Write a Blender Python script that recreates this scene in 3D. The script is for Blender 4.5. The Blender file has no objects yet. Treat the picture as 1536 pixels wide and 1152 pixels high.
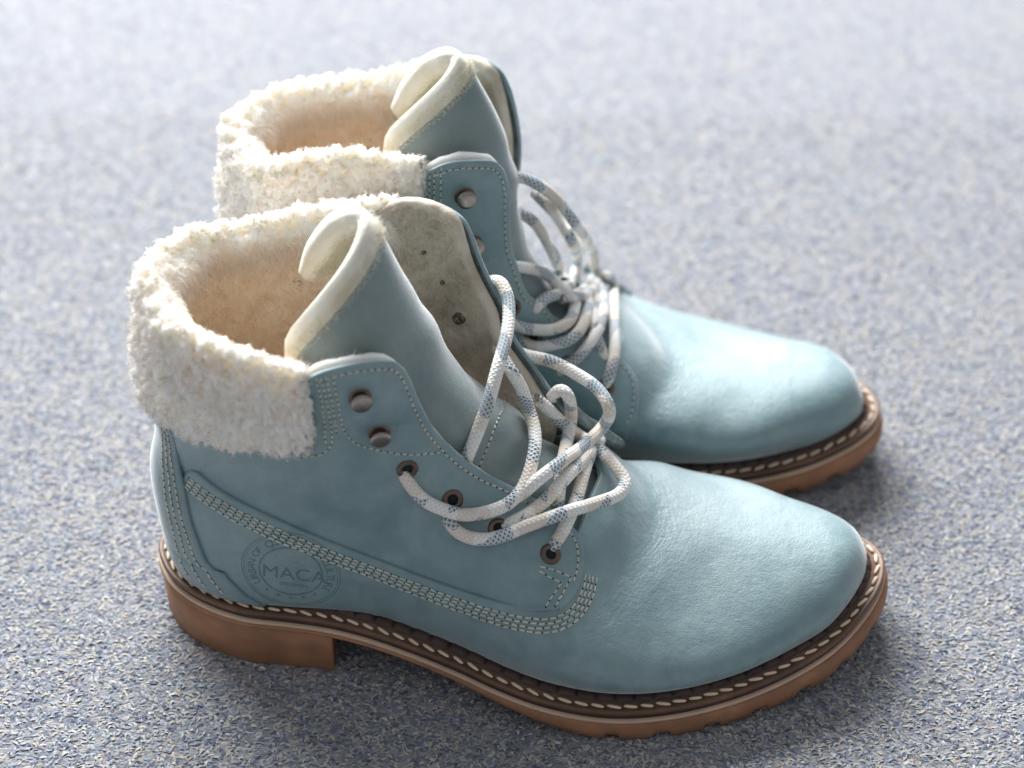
import bpy, bmesh, math, random
import numpy as np
from mathutils import Vector, Matrix, noise as mnoise
from mathutils.bvhtree import BVHTree
random.seed(7); rng = np.random.default_rng(7)
SC = bpy.context.scene
U = 0.01                                # everything below is written in centimetres

# ------------------------------------------------------------------ camera, world, lamps, exposure
ELEV, DIST, FPX = math.radians(38), 85.0, 3040.0
FWD = np.array([0, math.cos(ELEV), -math.sin(ELEV)]); RIGHT = np.array([1., 0, 0]); UPV = np.cross(RIGHT, FWD)
CAM = np.array([0, 0, 4.0]) - DIST*FWD
cd = bpy.data.cameras.new('camera'); cam = bpy.data.objects.new('camera', cd); SC.collection.objects.link(cam)
cam.location = CAM*U; cam.rotation_euler = (math.pi/2-ELEV, 0, 0)
cd.sensor_width = 36; cd.lens = FPX/1536*36; cd.clip_start = .01; cd.clip_end = 50
cd.dof.use_dof = True; cd.dof.focus_distance = .748; cd.dof.aperture_fstop = 5.6
SC.camera = cam
W = bpy.data.worlds.new('World'); SC.world = W; W.use_nodes = True
W.node_tree.nodes['Background'].inputs[0].default_value = (.90, .94, 1.0, 1)
W.node_tree.nodes['Background'].inputs[1].default_value = .355
def area(name, loc, target, sx, sy, power, col):
    l = bpy.data.lights.new(name, 'AREA'); l.shape = 'RECTANGLE'; l.size = sx; l.size_y = sy; l.energy = power; l.color = col
    o = bpy.data.objects.new(name, l); SC.collection.objects.link(o); o.location = loc
    o.rotation_euler = (Vector(target)-Vector(loc)).to_track_quat('-Z', 'Y').to_euler(); return o
area('window_light', (-.48, 1.40, 1.18), (0, -.05, 0), 1.75, 1.05, 122, (.97, .985, 1.0))
SC.cycles.diffuse_bounces = 8; SC.cycles.max_bounces = 14
SC.view_settings.view_transform = 'Standard'; SC.view_settings.look = 'None'; SC.view_settings.exposure = 0.15; SC.view_settings.gamma = 1

# ------------------------------------------------------------------ materials
def new_mat(name):
    m = bpy.data.materials.new(name); m.use_nodes = True
    nt = m.node_tree; return m, nt, nt.nodes['Principled BSDF']
def N(nt, typ, **kw):
    n = nt.nodes.new(typ)
    for k, v in kw.items():
        if k in n.inputs: n.inputs[k].default_value = v
        else: setattr(n, k, v)
    return n
def coords(nt, scale=(1, 1, 1)):
    t = N(nt, 'ShaderNodeTexCoord'); mp = N(nt, 'ShaderNodeMapping'); mp.inputs['Scale'].default_value = scale
    nt.links.new(t.outputs['Object'], mp.inputs[0]); return mp.outputs[0]
def ramp(nt, src, stops):
    r = N(nt, 'ShaderNodeValToRGB'); e = r.color_ramp.elements
    while len(e) < len(stops): e.new(.5)
    for i, (p, c) in enumerate(stops): e[i].position = p; e[i].color = (*c, 1) if len(c) == 3 else c
    nt.links.new(src, r.inputs[0]); return r.outputs[0]
def mix(nt, fac, a, b, mode='MIX'):
    m = N(nt, 'ShaderNodeMix', data_type='RGBA', blend_type=mode)
    for i, s in ((0, fac), (6, a), (7, b)):
        if hasattr(s, 'links'): nt.links.new(s, m.inputs[i])
        elif i == 0: m.inputs[0].default_value = s
        else: m.inputs[i].default_value = (*s, 1)
    return m.outputs[2]
def bump(nt, h, strength, dist, prev=None):
    b = N(nt, 'ShaderNodeBump'); b.inputs['Strength'].default_value = strength; b.inputs['Distance'].default_value = dist
    nt.links.new(h, b.inputs['Height'])
    if prev is not None: nt.links.new(prev, b.inputs['Normal'])
    return b.outputs[0]
def noise(nt, co, scale, detail=3, rough=.5, dist=0):
    n = N(nt, 'ShaderNodeTexNoise'); n.inputs['Scale'].default_value = scale; n.inputs['Detail'].default_value = detail
    n.inputs['Roughness'].default_value = rough; n.inputs['Distortion'].default_value = dist
    nt.links.new(co, n.inputs['Vector']); return n.outputs['Fac']

def leather_mat(name, base=(.158, .272, .292), pale=(.235, .345, .355), deep=(.05, .135, .175), rough=.55, spec=.9, crease=False):
    m, nt, p = new_mat(name); co = coords(nt)
    big = noise(nt, co, 22, 4, .6, .4); mid = noise(nt, co, 120, 4, .6)
    c = mix(nt, ramp(nt, big, [(.30, (0, 0, 0)), (.70, (1, 1, 1))]), base, pale)
    c = mix(nt, ramp(nt, noise(nt, co, 33, 3, .55, .8), [(.55, (0, 0, 0)), (.76, (.62, .62, .62))]), c, deep)
    c = mix(nt, ramp(nt, mid, [(.35, (.30, .30, .30)), (.65, (0, 0, 0))]), c, deep)
    nt.links.new(c, p.inputs['Base Color'])
    rr = N(nt, 'ShaderNodeMapRange'); rr.inputs[3].default_value = rough-.07; rr.inputs[4].default_value = rough+.10
    nt.links.new(mid, rr.inputs[0]); nt.links.new(rr.outputs[0], p.inputs['Roughness'])
    v = N(nt, 'ShaderNodeTexVoronoi', feature='DISTANCE_TO_EDGE'); v.inputs['Scale'].default_value = 900; nt.links.new(co, v.inputs['Vector'])
    cl = N(nt, 'ShaderNodeMath', operation='MINIMUM'); cl.inputs[1].default_value = .18; nt.links.new(v.outputs['Distance'], cl.inputs[0])
    b = bump(nt, cl.outputs[0], .38, .0005)
    b = bump(nt, noise(nt, co, 420, 5, .65), .42, .0005, b)
    b = bump(nt, noise(nt, co, 60, 3, .5), .25, .0015, b)
    if crease:
        sx = N(nt, 'ShaderNodeSeparateXYZ'); nt.links.new(co, sx.inputs[0])
        def mt(op, a_, b_=None, c_=None):
            n_ = N(nt, 'ShaderNodeMath', operation=op)
            for i_, s_ in enumerate((a_, b_, c_)):
                if s_ is None: continue
                if hasattr(s_, 'links'): nt.links.new(s_, n_.inputs[i_])
                else: n_.inputs[i_].default_value = s_
            return n_.outputs[0]
        q_ = mt('MULTIPLY_ADD', mt('SQRT', mt('MULTIPLY_ADD', sx.outputs[1], sx.outputs[1], .0001)), .58, sx.outputs[0])          # x + .58|y|: distance across the flex line
        k_ = mt('ABSOLUTE', mt('SUBTRACT', q_, .062)); msk = mt('SMOOTH_MAX', mt('SUBTRACT', 1, mt('MULTIPLY', k_, 42)), 0, .1)
        wn_ = noise(nt, co, 60, 3, .6); ph_ = mt('MULTIPLY_ADD', wn_, 16, mt('MULTIPLY', q_, 1500)); wv2 = mt('ABSOLUTE', mt('SINE', ph_))
        rgh = noise(nt, co, 210, 4, .65, 1.0)
        hh = mt('MULTIPLY', msk, mt('MULTIPLY_ADD', rgh, 1.2, mt('MULTIPLY', wv2, .10)))
        b = bump(nt, hh, .40, .0010, b)
    nt.links.new(b, p.inputs['Normal'])
    p.inputs['Specular IOR Level'].default_value = spec
    p.inputs['Sheen Weight'].default_value = 1.0; p.inputs['Sheen Roughness'].default_value = .35
    p.inputs['Coat Weight'].default_value = .65; p.inputs['Coat Roughness'].default_value = .55; nt.links.new(b, p.inputs['Coat Normal'])
    return m
def plain_mat(name, col, rough=.6, spec=.4, vary=.25, vscale=60, bscale=300, bstr=.3, bdist=.0005, metallic=0):
    m, nt, p = new_mat(name); co = coords(nt)
    dark = tuple(x*(1-vary) for x in col); lite = tuple(min(1, x*(1+vary)) for x in col)
    c = ramp(nt, noise(nt, co, vscale, 5, .6), [(.3, dark), (.7, lite)])
    nt.links.new(c, p.inputs['Base Color']); p.inputs['Roughness'].default_value = rough
    p.inputs['Specular IOR Level'].default_value = spec; p.inputs['Metallic'].default_value = metallic
    nt.links.new(bump(nt, noise(nt, co, bscale, 4, .6), bstr, bdist), p.inputs['Normal']); return m
def fleece_mat(name, col, dark, tr=.25, vscale=90, sss=False):
    m, nt, p = new_mat(name); co = coords(nt)
    c = ramp(nt, noise(nt, co, vscale, 4, .6), [(.32, dark), (.62, col)])
    nt.links.new(c, p.inputs['Base Color']); p.inputs['Roughness'].default_value = .9; p.inputs['Specular IOR Level'].default_value = .1
    p.inputs['Sheen Weight'].default_value = 0
    nt.links.new(bump(nt, noise(nt, co, 600, 4, .7), .6, .001), p.inputs['Normal'])
    if sss: p.inputs['Subsurface Weight'].default_value = 1; p.inputs['Subsurface Radius'].default_value = (1, .85, .7); p.inputs['Subsurface Scale'].default_value = .006
    t = N(nt, 'ShaderNodeBsdfTranslucent'); nt.links.new(c, t.inputs[0])
    mx = N(nt, 'ShaderNodeMixShader'); mx.inputs[0].default_value = tr
    out = nt.nodes['Material Output']; nt.links.new(p.outputs[0], mx.inputs[1]); nt.links.new(t.outputs[0], mx.inputs[2]); nt.links.new(mx.outputs[0], out.inputs[0])
    return m
def lace_mat():
    m, nt, p = new_mat('woven_lace')
    uv = N(nt, 'ShaderNodeUVMap'); sep = N(nt, 'ShaderNodeSeparateXYZ'); nt.links.new(uv.outputs[0], sep.inputs[0])
    def math_(op, a, b=None, c=None):
        n = N(nt, 'ShaderNodeMath', operation=op)
        for i, s in enumerate((a, b, c)):
            if s is None: continue
            if hasattr(s, 'links'): nt.links.new(s, n.inputs[i])
            else: n.inputs[i].default_value = s
        return n.outputs[0]
    uu, vv = sep.outputs[0], sep.outputs[1]           # u along in cm, v round 0..1
    def strands(sign):                                # two families of crossing plaits
        return math_('FRACT', math_('ADD', math_('MULTIPLY', uu, 5.5), math_('MULTIPLY', vv, 6*sign)))
    a = math_('ABSOLUTE', math_('SUBTRACT', strands(1), .5)); b = math_('ABSOLUTE', math_('SUBTRACT', strands(-1), .5))
    h = math_('MAXIMUM', a, b)
    # blue flecks: a helix band broken along its length, only on one family of plaits
    hel = math_('FRACT', math_('ADD', math_('MULTIPLY', uu, .42), math_('MULTIPLY', vv, 1.0)))
    band = math_('LESS_THAN', hel, .50)
    cell = math_('LESS_THAN', strands(1), .52)
    brk = math_('GREATER_THAN', math_('FRACT', math_('MULTIPLY', uu, .47)), .40)
    dots = math_('MULTIPLY', math_('LESS_THAN', strands(1), .62), math_('LESS_THAN', strands(-1), .62))
    blue = math_('MULTIPLY', math_('MULTIPLY', band, math_('MULTIPLY_ADD', dots, .72, .22)), brk)
    warm_light = math_('MULTIPLY', math_('LESS_THAN', math_('FRACT', math_('ADD', math_('MULTIPLY', uu, .36), .2)), .42), .5)  # tan lengths paint warm light into the lace colour
    c = mix(nt, warm_light, (.92, .90, .86), (.76, .64, .51))
    c = mix(nt, blue, c, (.10, .22, .33))
    c = mix(nt, math_('MULTIPLY', math_('GREATER_THAN', h, .455), .45), c, (.22, .19, .16))
    nt.links.new(c, p.inputs['Base Color']); p.inputs['Roughness'].default_value = .8; p.inputs['Specular IOR Level'].default_value = .2
    inv = math_('SUBTRACT', 1, h)
    nt.links.new(bump(nt, inv, .8, .0007), p.inputs['Normal']); return m
def carpet_mat():
    m, nt, p = new_mat('felt_carpet'); co = coords(nt, (1.0, 1.7, 1))
    warp = N(nt, 'ShaderNodeTexNoise'); warp.inputs['Scale'].default_value = 260; warp.inputs['Detail'].default_value = 3; nt.links.new(co, warp.inputs['Vector'])
    wv = N(nt, 'ShaderNodeVectorMath', operation='MULTIPLY_ADD'); wv.inputs[1].default_value = (.004, .004, .004)
    nt.links.new(warp.outputs['Color'], wv.inputs[0]); nt.links.new(co, wv.inputs[2])
    v = N(nt, 'ShaderNodeTexVoronoi'); v.inputs['Scale'].default_value = 520; nt.links.new(wv.outputs[0], v.inputs['Vector'])
    sp = N(nt, 'ShaderNodeSeparateColor'); nt.links.new(v.outputs['Color'], sp.inputs[0])
    c = ramp(nt, sp.outputs[0], [(0, (.06, .065, .09)), (.14, (.16, .18, .25)), (.34, (.23, .245, .28)), (.56, (.30, .31, .345)), (.78, (.37, .37, .36)), (.93, (.38, .33, .28)), (1, (.45, .45, .46))])
    c = mix(nt, ramp(nt, noise(nt, co, 55, 3, .6), [(.40, (0, 0, 0)), (.7, (.18, .18, .18))]), c, (.27, .30, .38))
    ve = N(nt, 'ShaderNodeTexVoronoi', feature='DISTANCE_TO_EDGE'); ve.inputs['Scale'].default_value = 520; nt.links.new(wv.outputs[0], ve.inputs['Vector'])
    gap = ramp(nt, ve.outputs['Distance'], [(.0, (.34, .34, .38)), (.12, (1, 1, 1))]); c = mix(nt, ramp(nt, noise(nt, co, 240, 3, .6), [(.42, (.0, .0, .0)), (.58, (1, 1, 1))]), c, mix(nt, 1.0, c, gap, 'MULTIPLY'))
    nt.links.new(c, p.inputs['Base Color']); p.inputs['Roughness'].default_value = .85; p.inputs['Specular IOR Level'].default_value = .25
    p.inputs['Sheen Weight'].default_value = .4; p.inputs['Sheen Roughness'].default_value = .5
    b = bump(nt, v.outputs['Distance'], .5, .001); b.node.invert = True
    b = bump(nt, noise(nt, co, 700, 5, .75), .7, .0012, b)
    nt.links.new(b, p.inputs['Normal']); return m

def pile_mat():
    m, nt, p = new_mat('pile_fibres'); uv = N(nt, 'ShaderNodeUVMap'); sx = N(nt, 'ShaderNodeSeparateXYZ'); nt.links.new(uv.outputs[0], sx.inputs[0])
    c = ramp(nt, sx.outputs[0], [(0, (.09, .11, .17)), (.08, (.16, .185, .245)), (.28, (.27, .295, .35)), (.48, (.345, .36, .40)), (.70, (.41, .41, .40)), (.88, (.45, .40, .33)), (1, (.55, .55, .54))])
    c.node.color_ramp.interpolation = 'CONSTANT' if False else 'LINEAR'
    nt.links.new(c, p.inputs['Base Color']); p.inputs['Roughness'].default_value = .9; p.inputs['Specular IOR Level'].default_value = .2; return m
M = dict(
    pile=pile_mat(),
    leather=leather_mat('teal_leather'),
    vamp=leather_mat('creased_teal_leather', crease=True),
    strap=leather_mat('teal_leather_worn', base=(.13, .225, .245), pale=(.18, .28, .30), rough=.55),
    tongue=leather_mat('tongue_leather', base=(.155, .222, .222), pale=(.21, .275, .27), deep=(.08, .15, .17), rough=.55),
    suede=plain_mat('rough_suede', (.15, .19, .19), .95, .1, .5, 120, 700, 1, .001),
    fleece=fleece_mat('cream_fleece', (.96, .92, .86), (.95, .87, .77), .0, sss=True),
    fibre=fleece_mat('cream_fleece_fibre', (.98, .945, .90), (.95, .875, .79), .45),
    lining=fleece_mat('tan_lining', (.92, .80, .65), (.86, .70, .53), .0, 160),
    wool=fleece_mat('cream_wool_felt', (.94, .92, .82), (.86, .82, .68), .1),
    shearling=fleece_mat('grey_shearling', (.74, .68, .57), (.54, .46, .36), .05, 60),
    thread=plain_mat('cream_thread', (.62, .60, .50), .7, .3, .2, 200),
    tanthread=plain_mat('tan_thread', (.58, .40, .22), .7, .3, .2, 200),
    rope=plain_mat('welt_thread', (.78, .62, .46), .6, .35, .15, 200),
    hole=plain_mat('hole_shade', (.02, .03, .03), .9, .1, .1, 200),  # near-black that paints in the shade inside holes
    gum=plain_mat('gum_rubber', (.33, .165, .09), .6, .35, .22, 75, 500, .3, .0003),
    edge=plain_mat('pale_midsole', (.60, .43, .31), .55, .4, .12, 60),
    dark=plain_mat('dark_midsole', (.055, .032, .024), .6, .4, .35, 80, 200, .6, .0008),
    welt=plain_mat('brown_welt', (.145, .078, .048), .5, .45, .35, 60, 200, .5, .0006),
    rand=plain_mat('dark_rand', (.060, .032, .026), .5, .5, .4, 80, 200, .6, .0008),
    brass=plain_mat('aged_metal', (.17, .125, .10), .38, .6, .3, 90, 300, .3, .0003, .85),
    hook=plain_mat('hook_metal', (.34, .30, .27), .2, .6, .25, 70, 300, .2, .0003, .9),
    lace=lace_mat(), carpet=carpet_mat(),
    emboss=leather_mat('pressed_leather', base=(.10, .18, .20), pale=(.12, .205, .222), rough=.7, spec=.2),
)

# ------------------------------------------------------------------ mesh helpers (vertices in cm)
def link(name, me, mat, parent=None, smooth=True):
    me.materials.clear()
    for m_ in (mat if isinstance(mat, (list, tuple)) else [mat]): me.materials.append(m_)
    o = bpy.data.objects.new(name, me); SC.collection.objects.link(o)
    if parent is not None: o.parent = parent
    return o
def raw(name, V, F, smooth=True):
    me = bpy.data.meshes.new(name); me.from_pydata((np.asarray(V, float)*U).tolist(), [], F if isinstance(F, list) else F.tolist())
    if smooth: me.polygons.foreach_set('use_smooth', np.ones(len(me.polygons), bool))
    me.update(); return me
def fast_mesh(name, V, F, smooth=True):          # F: (n,3) or (n,4) int array
    V = np.asarray(V, np.float32)*U; F = np.asarray(F, np.int32); n, k = F.shape
    me = bpy.data.meshes.new(name); me.vertices.add(len(V)); me.vertices.foreach_set('co', V.ravel())
    me.loops.add(n*k); me.loops.foreach_set('vertex_index', F.ravel())
    me.polygons.add(n); me.polygons.foreach_set('loop_start', np.arange(0, n*k, k, dtype=np.int32))
    if smooth: me.polygons.foreach_set('use_smooth', np.ones(n, bool))
    me.update(calc_edges=True); return me
def grid_faces(nr, nc, wrap_c=False, base=0, flip=False):
    r = np.arange(nr-1)[:, None]; c = np.arange(nc if wrap_c else nc-1)[None, :]; c2 = (c+1) % nc
    F = np.stack([r*nc+c, r*nc+c2, (r+1)*nc+c2, (r+1)*nc+c], -1).reshape(-1, 4)+base
    return F[:, ::-1] if flip else F
def catmull(P, n):                               # smooth resample of a polyline to n points, even spacing
    P = np.asarray(P, float)
    Q = np.vstack([2*P[0]-P[1], P, 2*P[-1]-P[-2]]); out = []
    for i in range(1, len(Q)-2):
        t = np.linspace(0, 1, 16, endpoint=False)[:, None]
        a, b, c, d = Q[i-1:i+3]
        out.append(.5*((2*b)+(-a+c)*t+(2*a-5*b+4*c-d)*t*t+(-a+3*b-3*c+d)*t**3))
    out = np.vstack(out+[P[-1:]])
    return even(out, n)
def even(P, n):
    d = np.r_[0, np.cumsum(np.linalg.norm(np.diff(P, axis=0), axis=1))]
    t = np.linspace(0, d[-1], n); return np.stack([np.interp(t, d, P[:, k]) for k in range(P.shape[1])], 1)
def length(P): return np.linalg.norm(np.diff(P, axis=0), axis=1).sum()
def sm(x, a, b): t = np.clip((np.asarray(x, float)-a)/(b-a), 0, 1); return t*t*(3-2*t)
def spl(x, xs, ys):                              # smooth (pchip-like) 1-D interpolation
    xs = np.asarray(xs, float); ys = np.asarray(ys, float); x = np.clip(x, xs[0], xs[-1])
    h = np.diff(xs); dl = np.diff(ys)/h; m = np.zeros(len(xs))
    w = dl[:-1]*dl[1:] > 0
    m[1:-1] = np.where(w, 2*dl[:-1]*dl[1:]/np.where(w, dl[:-1]+dl[1:], 1), 0); m[0] = dl[0]; m[-1] = dl[-1]
    i = np.clip(np.searchsorted(xs, x, 'right')-1, 0, len(xs)-2); t = (x-xs[i])/h[i]
    return (2*t**3-3*t**2+1)*ys[i]+(t**3-2*t**2+t)*h[i]*m[i]+(-2*t**3+3*t**2)*ys[i+1]+(t**3-t**2)*h[i]*m[i+1]
def normals_grid(G, wrap=False):
    if wrap: du = np.roll(G, -1, 1)-np.roll(G, 1, 1)
    else: du = np.gradient(G, axis=1)
    dv = np.gradient(G, axis=0); n = np.cross(du, dv); return n/np.maximum(np.linalg.norm(n, axis=-1, keepdims=True), 1e-9)

# ------------------------------------------------------------------ the boot shape, local frame (x to the toe, z up; a right boot, -y is its outer side)
LAT = [(-13.75, .4), (-13.5, -.6), (-12.9, -1.6), (-11.7, -2.6), (-10.1, -3.3), (-8.3, -3.55), (-6.8, -3.8), (-5.2, -4.25), (-3.5, -4.85), (-2, -5.5), (-.6, -6.2), (.9, -6.8), (2.4, -7.15), (3.8, -7.25), (5.4, -7.1), (7.2, -6.7), (9.1, -6), (10.7, -5.2), (12.2, -4.2), (13.3, -3.0), (14.1, -1.7), (14.4, -.6)]
MED = [(14.3, .3), (13.8, 1.1), (12.8, 1.9), (11, 2.7), (8.6, 3.3), (5.5, 3.5), (2.2, 3.3), (-1, 3.2), (-4, 3.5), (-7, 4.0), (-9.5, 4.2), (-11.4, 3.7), (-12.8, 2.6), (-13.5, 1.5)]
_o = np.array(LAT+MED+[LAT[0]])
_q = np.vstack([_o[-4:-1], _o, _o[1:4]]); _c = catmull(_q, 4000)
def closed_even(P, n):
    d = np.r_[0, np.cumsum(np.linalg.norm(np.diff(P, axis=0), axis=1))]; t = np.linspace(0, d[-1], n, endpoint=False)
    return np.stack([np.interp(t, d, P[:, k]) for k in range(P.shape[1])], 1)
_i0 = np.argmin(np.linalg.norm(_c[:1500]-_o[0], axis=1)); _i1 = 2500+np.argmin(np.linalg.norm(_c[2500:]-_o[0], axis=1))
SOLE = closed_even(_c[_i0:_i1+1], 720)           # plan outline of the outsole's upper edge, counter-clockwise
def plan_offset(d, P=None):
    P = SOLE if P is None else P
    t = np.roll(P, -3, 0)-np.roll(P, 3, 0); n = np.stack([t[:, 1], -t[:, 0]], 1); n /= np.linalg.norm(n, axis=1, keepdims=True)
    return P+n*d                                  # positive = outward
def z_sole(x): return spl(x, [-14, -9, -6, -2.5, 1.5, 5, 8, 11, 13.3, 15], [2.5, 2.35, 2.2, 1.75, 1.25, 1.05, 1.15, 1.5, 2.05, 2.4])   # top of outsole
def z_feather(x): return z_sole(x)+.62
FE = SOLE+(plan_offset(-1.0)-SOLE)*(1-.13*sm(SOLE[:, 0], 8, 12.5))[:, None]
_lo = FE[FE[:, 1] < spl(FE[:, 0], [-13, 0, 14], [.3, -.8, -.6])]; _hi = FE[FE[:, 1] >= spl(FE[:, 0], [-13, 0, 14], [.3, -.8, -.6])]
_lo = _lo[np.argsort(_lo[:, 0])]; _hi = _hi[np.argsort(_hi[:, 0])]
XB, XT = FE[:, 0].min(), FE[:, 0].max()
def y_lo(x): return np.interp(x, _lo[:, 0], _lo[:, 1])
def y_hi(x): return np.interp(x, _hi[:, 0], _hi[:, 1])
HX = [-9, -6, -4, -2, 0, 2, 4, 5.5, 7, 8.5, 10, 11.5, 12.6, 13.12, XT+.05]
HZ = [13, 12.6, 11.6, 10.3, 8.8, 7.4, 5.85, 4.90, 4.38, 4.25, 4.27, 4.27, 4.12, 3.85, 3.0]
def f_body(x, y, z):
    zf = z_feather(x); h = spl(x, HX, HZ)
    yl, yh = y_lo(x), y_hi(x); w = np.maximum((yh-yl)/2, .02); yc = (yh+yl)/2
    q = np.clip((z-zf)/np.maximum(h-zf, .1), 0, 3)
    yc = yc+sm(q, .15, 1)*(sm(x, 13.2, 8)*(1.05*sm(x, 0, 4)+.6*(1-sm(x, 0, 4))-.45*sm(x, 5, 9)-yc))*.85      # the ridge runs towards the inner side
    bul = 1+.22*np.sin(np.pi*np.clip(q, 0, 1)**.8)*sm(x, 13.2, 8)*sm(x, -12, -6)+.16*np.sin(np.pi*np.clip(q, 0, 1)**.7)*sm(x, 10.5, 12.4)
    tp = sm(x, 5, -3)
    a = 2.0+.55*sm(x, 5, 10); b = 2.3-.7*tp+.75*sm(x, 5, 10)
    e = np.abs((y-yc)/(w*bul))**a+q**b
    # outside the plan extent
    out = np.maximum(np.maximum(XB-x, x-XT), 0)
    return (e**.5-1)*np.minimum(w*bul, np.maximum(h-zf, .6))+out*3
def f_shaft(x, y, z):
    xb = spl(z, [2.5, 4, 6, 8, 10, 12, 14, 17], [-12.75, -13.15, -13.3, -13.15, -12.85, -12.6, -12.5, -12.6])
    xf = spl(z, [2.5, 7, 8, 9, 10.5, 12, 14, 17], [-3, -1.5, -.8, -.6, -1.3, -1.9, -2.6, -3.3])
    yc = spl(z, [2.5, 8, 17], [.35, .4, .5])
    wy = spl(z, [2.5, 3.6, 6, 8, 10, 12.5, 15, 17], [3.15, 3.4, 3.45, 3.3, 3.45, 3.8, 4.0, 4.1])
    xc = (xb+xf)/2; a = (xf-xb)/2
    n = 2.35
    e = (np.abs((x-xc)/a)**n+np.abs((y-yc)/wy)**n)**(1/n)
    return (e-1)*wy
def f_all(x, y, z):
    a, b = f_body(x, y, z), f_shaft(x, y, z); k = 1.1
    h = np.clip(.5+.5*(b-a)/k, 0, 1)
    d = b*(1-h)+a*h-k*h*(1-h)
    # flex valley across the vamp and two soft folds at the ankle
    cx = 6.3-.58*np.sqrt((y-.2)**2+1)
    d = d+.36*np.exp(-((x-cx)/.75)**2)*sm(z, 3.4, 5.2)-.20*np.exp(-((x-cx-1.9)/1.2)**2)*sm(z, 3.0, 4.8)
    d = d-.10*np.exp(-((x-cx+1.3)/.6)**2)*sm(z, 4.0, 5.6)+.05*np.exp(-((x-cx-.9)/.22)**2)*sm(z, 4, 5)+.04*np.exp(-((x-cx+.62+.1*y)/.16)**2)*sm(z, 4, 5)
    d = d+.07*np.sin((x*.5+z*.8)*1.5+y*.3)*sm(z, 5, 8)*sm(x, 3, 0)
    return d
NV, NU = 130, 400
_T = np.array([(XT, 3.0), (13.2, 3.5), (12.75, 3.92), (11.6, 4.20), (10, 4.27), (8, 4.40), (6, 4.85), (4, 5.9), (2, 7.25), (.4, 8.7), (-.8, 10.2), (-1.6, 11.6), (-2.2, 13.0), (-2.7, 14.5), (-3.2, 16.5)])
_T = catmull(_T, NV); TX, TZ = _T[:, 0], _T[:, 1]
def build_S():
    ph = np.linspace(0, 2*np.pi, NU, endpoint=False); th = ph-.45*np.sin(ph)
    v = np.arange(NV); TXv = TX; TZv = TZ.copy(); TZv = np.maximum.accumulate(TZv)
    BZ = 3.1+(TZv-TZv[0])*(16.5-3.1)/(16.5-TZv[0]); BX = spl(BZ, [3, 6, 10, 16.5], [-12.8, -13.3, -12.9, -12.6])
    g = sm(TZv, 2.9, 4.6)
    cx = (TXv+BX)/2; cy = np.full(NV, .1)*1.0; cy = -.8*(1-sm(v, 0, 50))+.3*sm(v, 0, 50)
    R = np.linspace(.3, 17, 300)
    G = np.zeros((NV, NU, 3))
    c, s = np.cos(th)[:, None], np.sin(th)[:, None]
    for i in range(NV):
        def pos(r):
            x = cx[i]+r*c; y = cy[i]+r*s; t = (x-BX[i])/(TXv[i]-BX[i])
            z = (1-g[i])*(z_feather(x)+(TZv[i]-TZv[0])*(.4+.6*g[i]))+g[i]*(BZ[i]+(TZv[i]-BZ[i])*t); return x, y, z
        x, y, z = pos(np.broadcast_to(R[None, :], (NU, 300)))
        d = f_all(x, y, z); neg = d < 0
        last = 299-np.argmax(neg[:, ::-1], axis=1); last = np.clip(last, 0, 298)
        d0 = d[np.arange(NU), last]; d1 = d[np.arange(NU), last+1]
        r = R[last]+(R[1]-R[0])*np.clip(d0/(d0-d1+1e-9), 0, 1)
        lo = np.maximum(r-.06, .1); hi = r+.06
        for _ in range(9):
            mid = (lo+hi)/2; dd = f_all(*[q[:, 0] for q in pos(mid[:, None])]); lo = np.where(dd < 0, mid, lo); hi = np.where(dd < 0, hi, mid)
        r = (lo+hi)/2; x, y, z = pos(r[:, None]); G[i] = np.concatenate([x, y, z], 1)
    return G
SG = build_S()
for _ in range(2):                                # light smoothing
    SG[1:-1] = SG[1:-1]*.5+.125*(SG[:-2]+SG[2:]+np.roll(SG, 1, 1)[1:-1]+np.roll(SG, -1, 1)[1:-1])
_m = (1-sm(np.arange(NV), 62, 84))[1:-1, None, None]*sm(np.arange(NV), 8, 20)[1:-1, None, None]
for _ in range(14): SG[1:-1] += _m*.5*((SG[:-2]+SG[2:]+np.roll(SG, 1, 1)[1:-1]+np.roll(SG, -1, 1)[1:-1])/4-SG[1:-1])
SN = normals_grid(SG, True)
_ctr = SG.mean(1, keepdims=True)
if ((SG-_ctr)*SN).sum(-1).mean() < 0: SN = -SN
def S(u, v, off=0.0):                             # u in turns (0 = front, .25 = +y side, .5 = back), v 0..1
    u = np.asarray(u, float) % 1.0*NU; v = np.clip(np.asarray(v, float), 0, 1)*(NV-1)
    i = np.clip(np.floor(v).astype(int), 0, NV-2); fv = (v-i)[..., None]; j = np.floor(u).astype(int); fu = (u-j)[..., None]; j0 = j % NU; j1 = (j+1) % NU
    def L(A): return (A[i, j0]*(1-fu)+A[i, j1]*fu)*(1-fv)+(A[i+1, j0]*(1-fu)+A[i+1, j1]*fu)*fv
    n = L(SN); n /= np.linalg.norm(n, axis=-1, keepdims=True)
    off = np.asarray(off, float); off = off[..., None] if off.ndim else off
    return L(SG)+n*off
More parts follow.
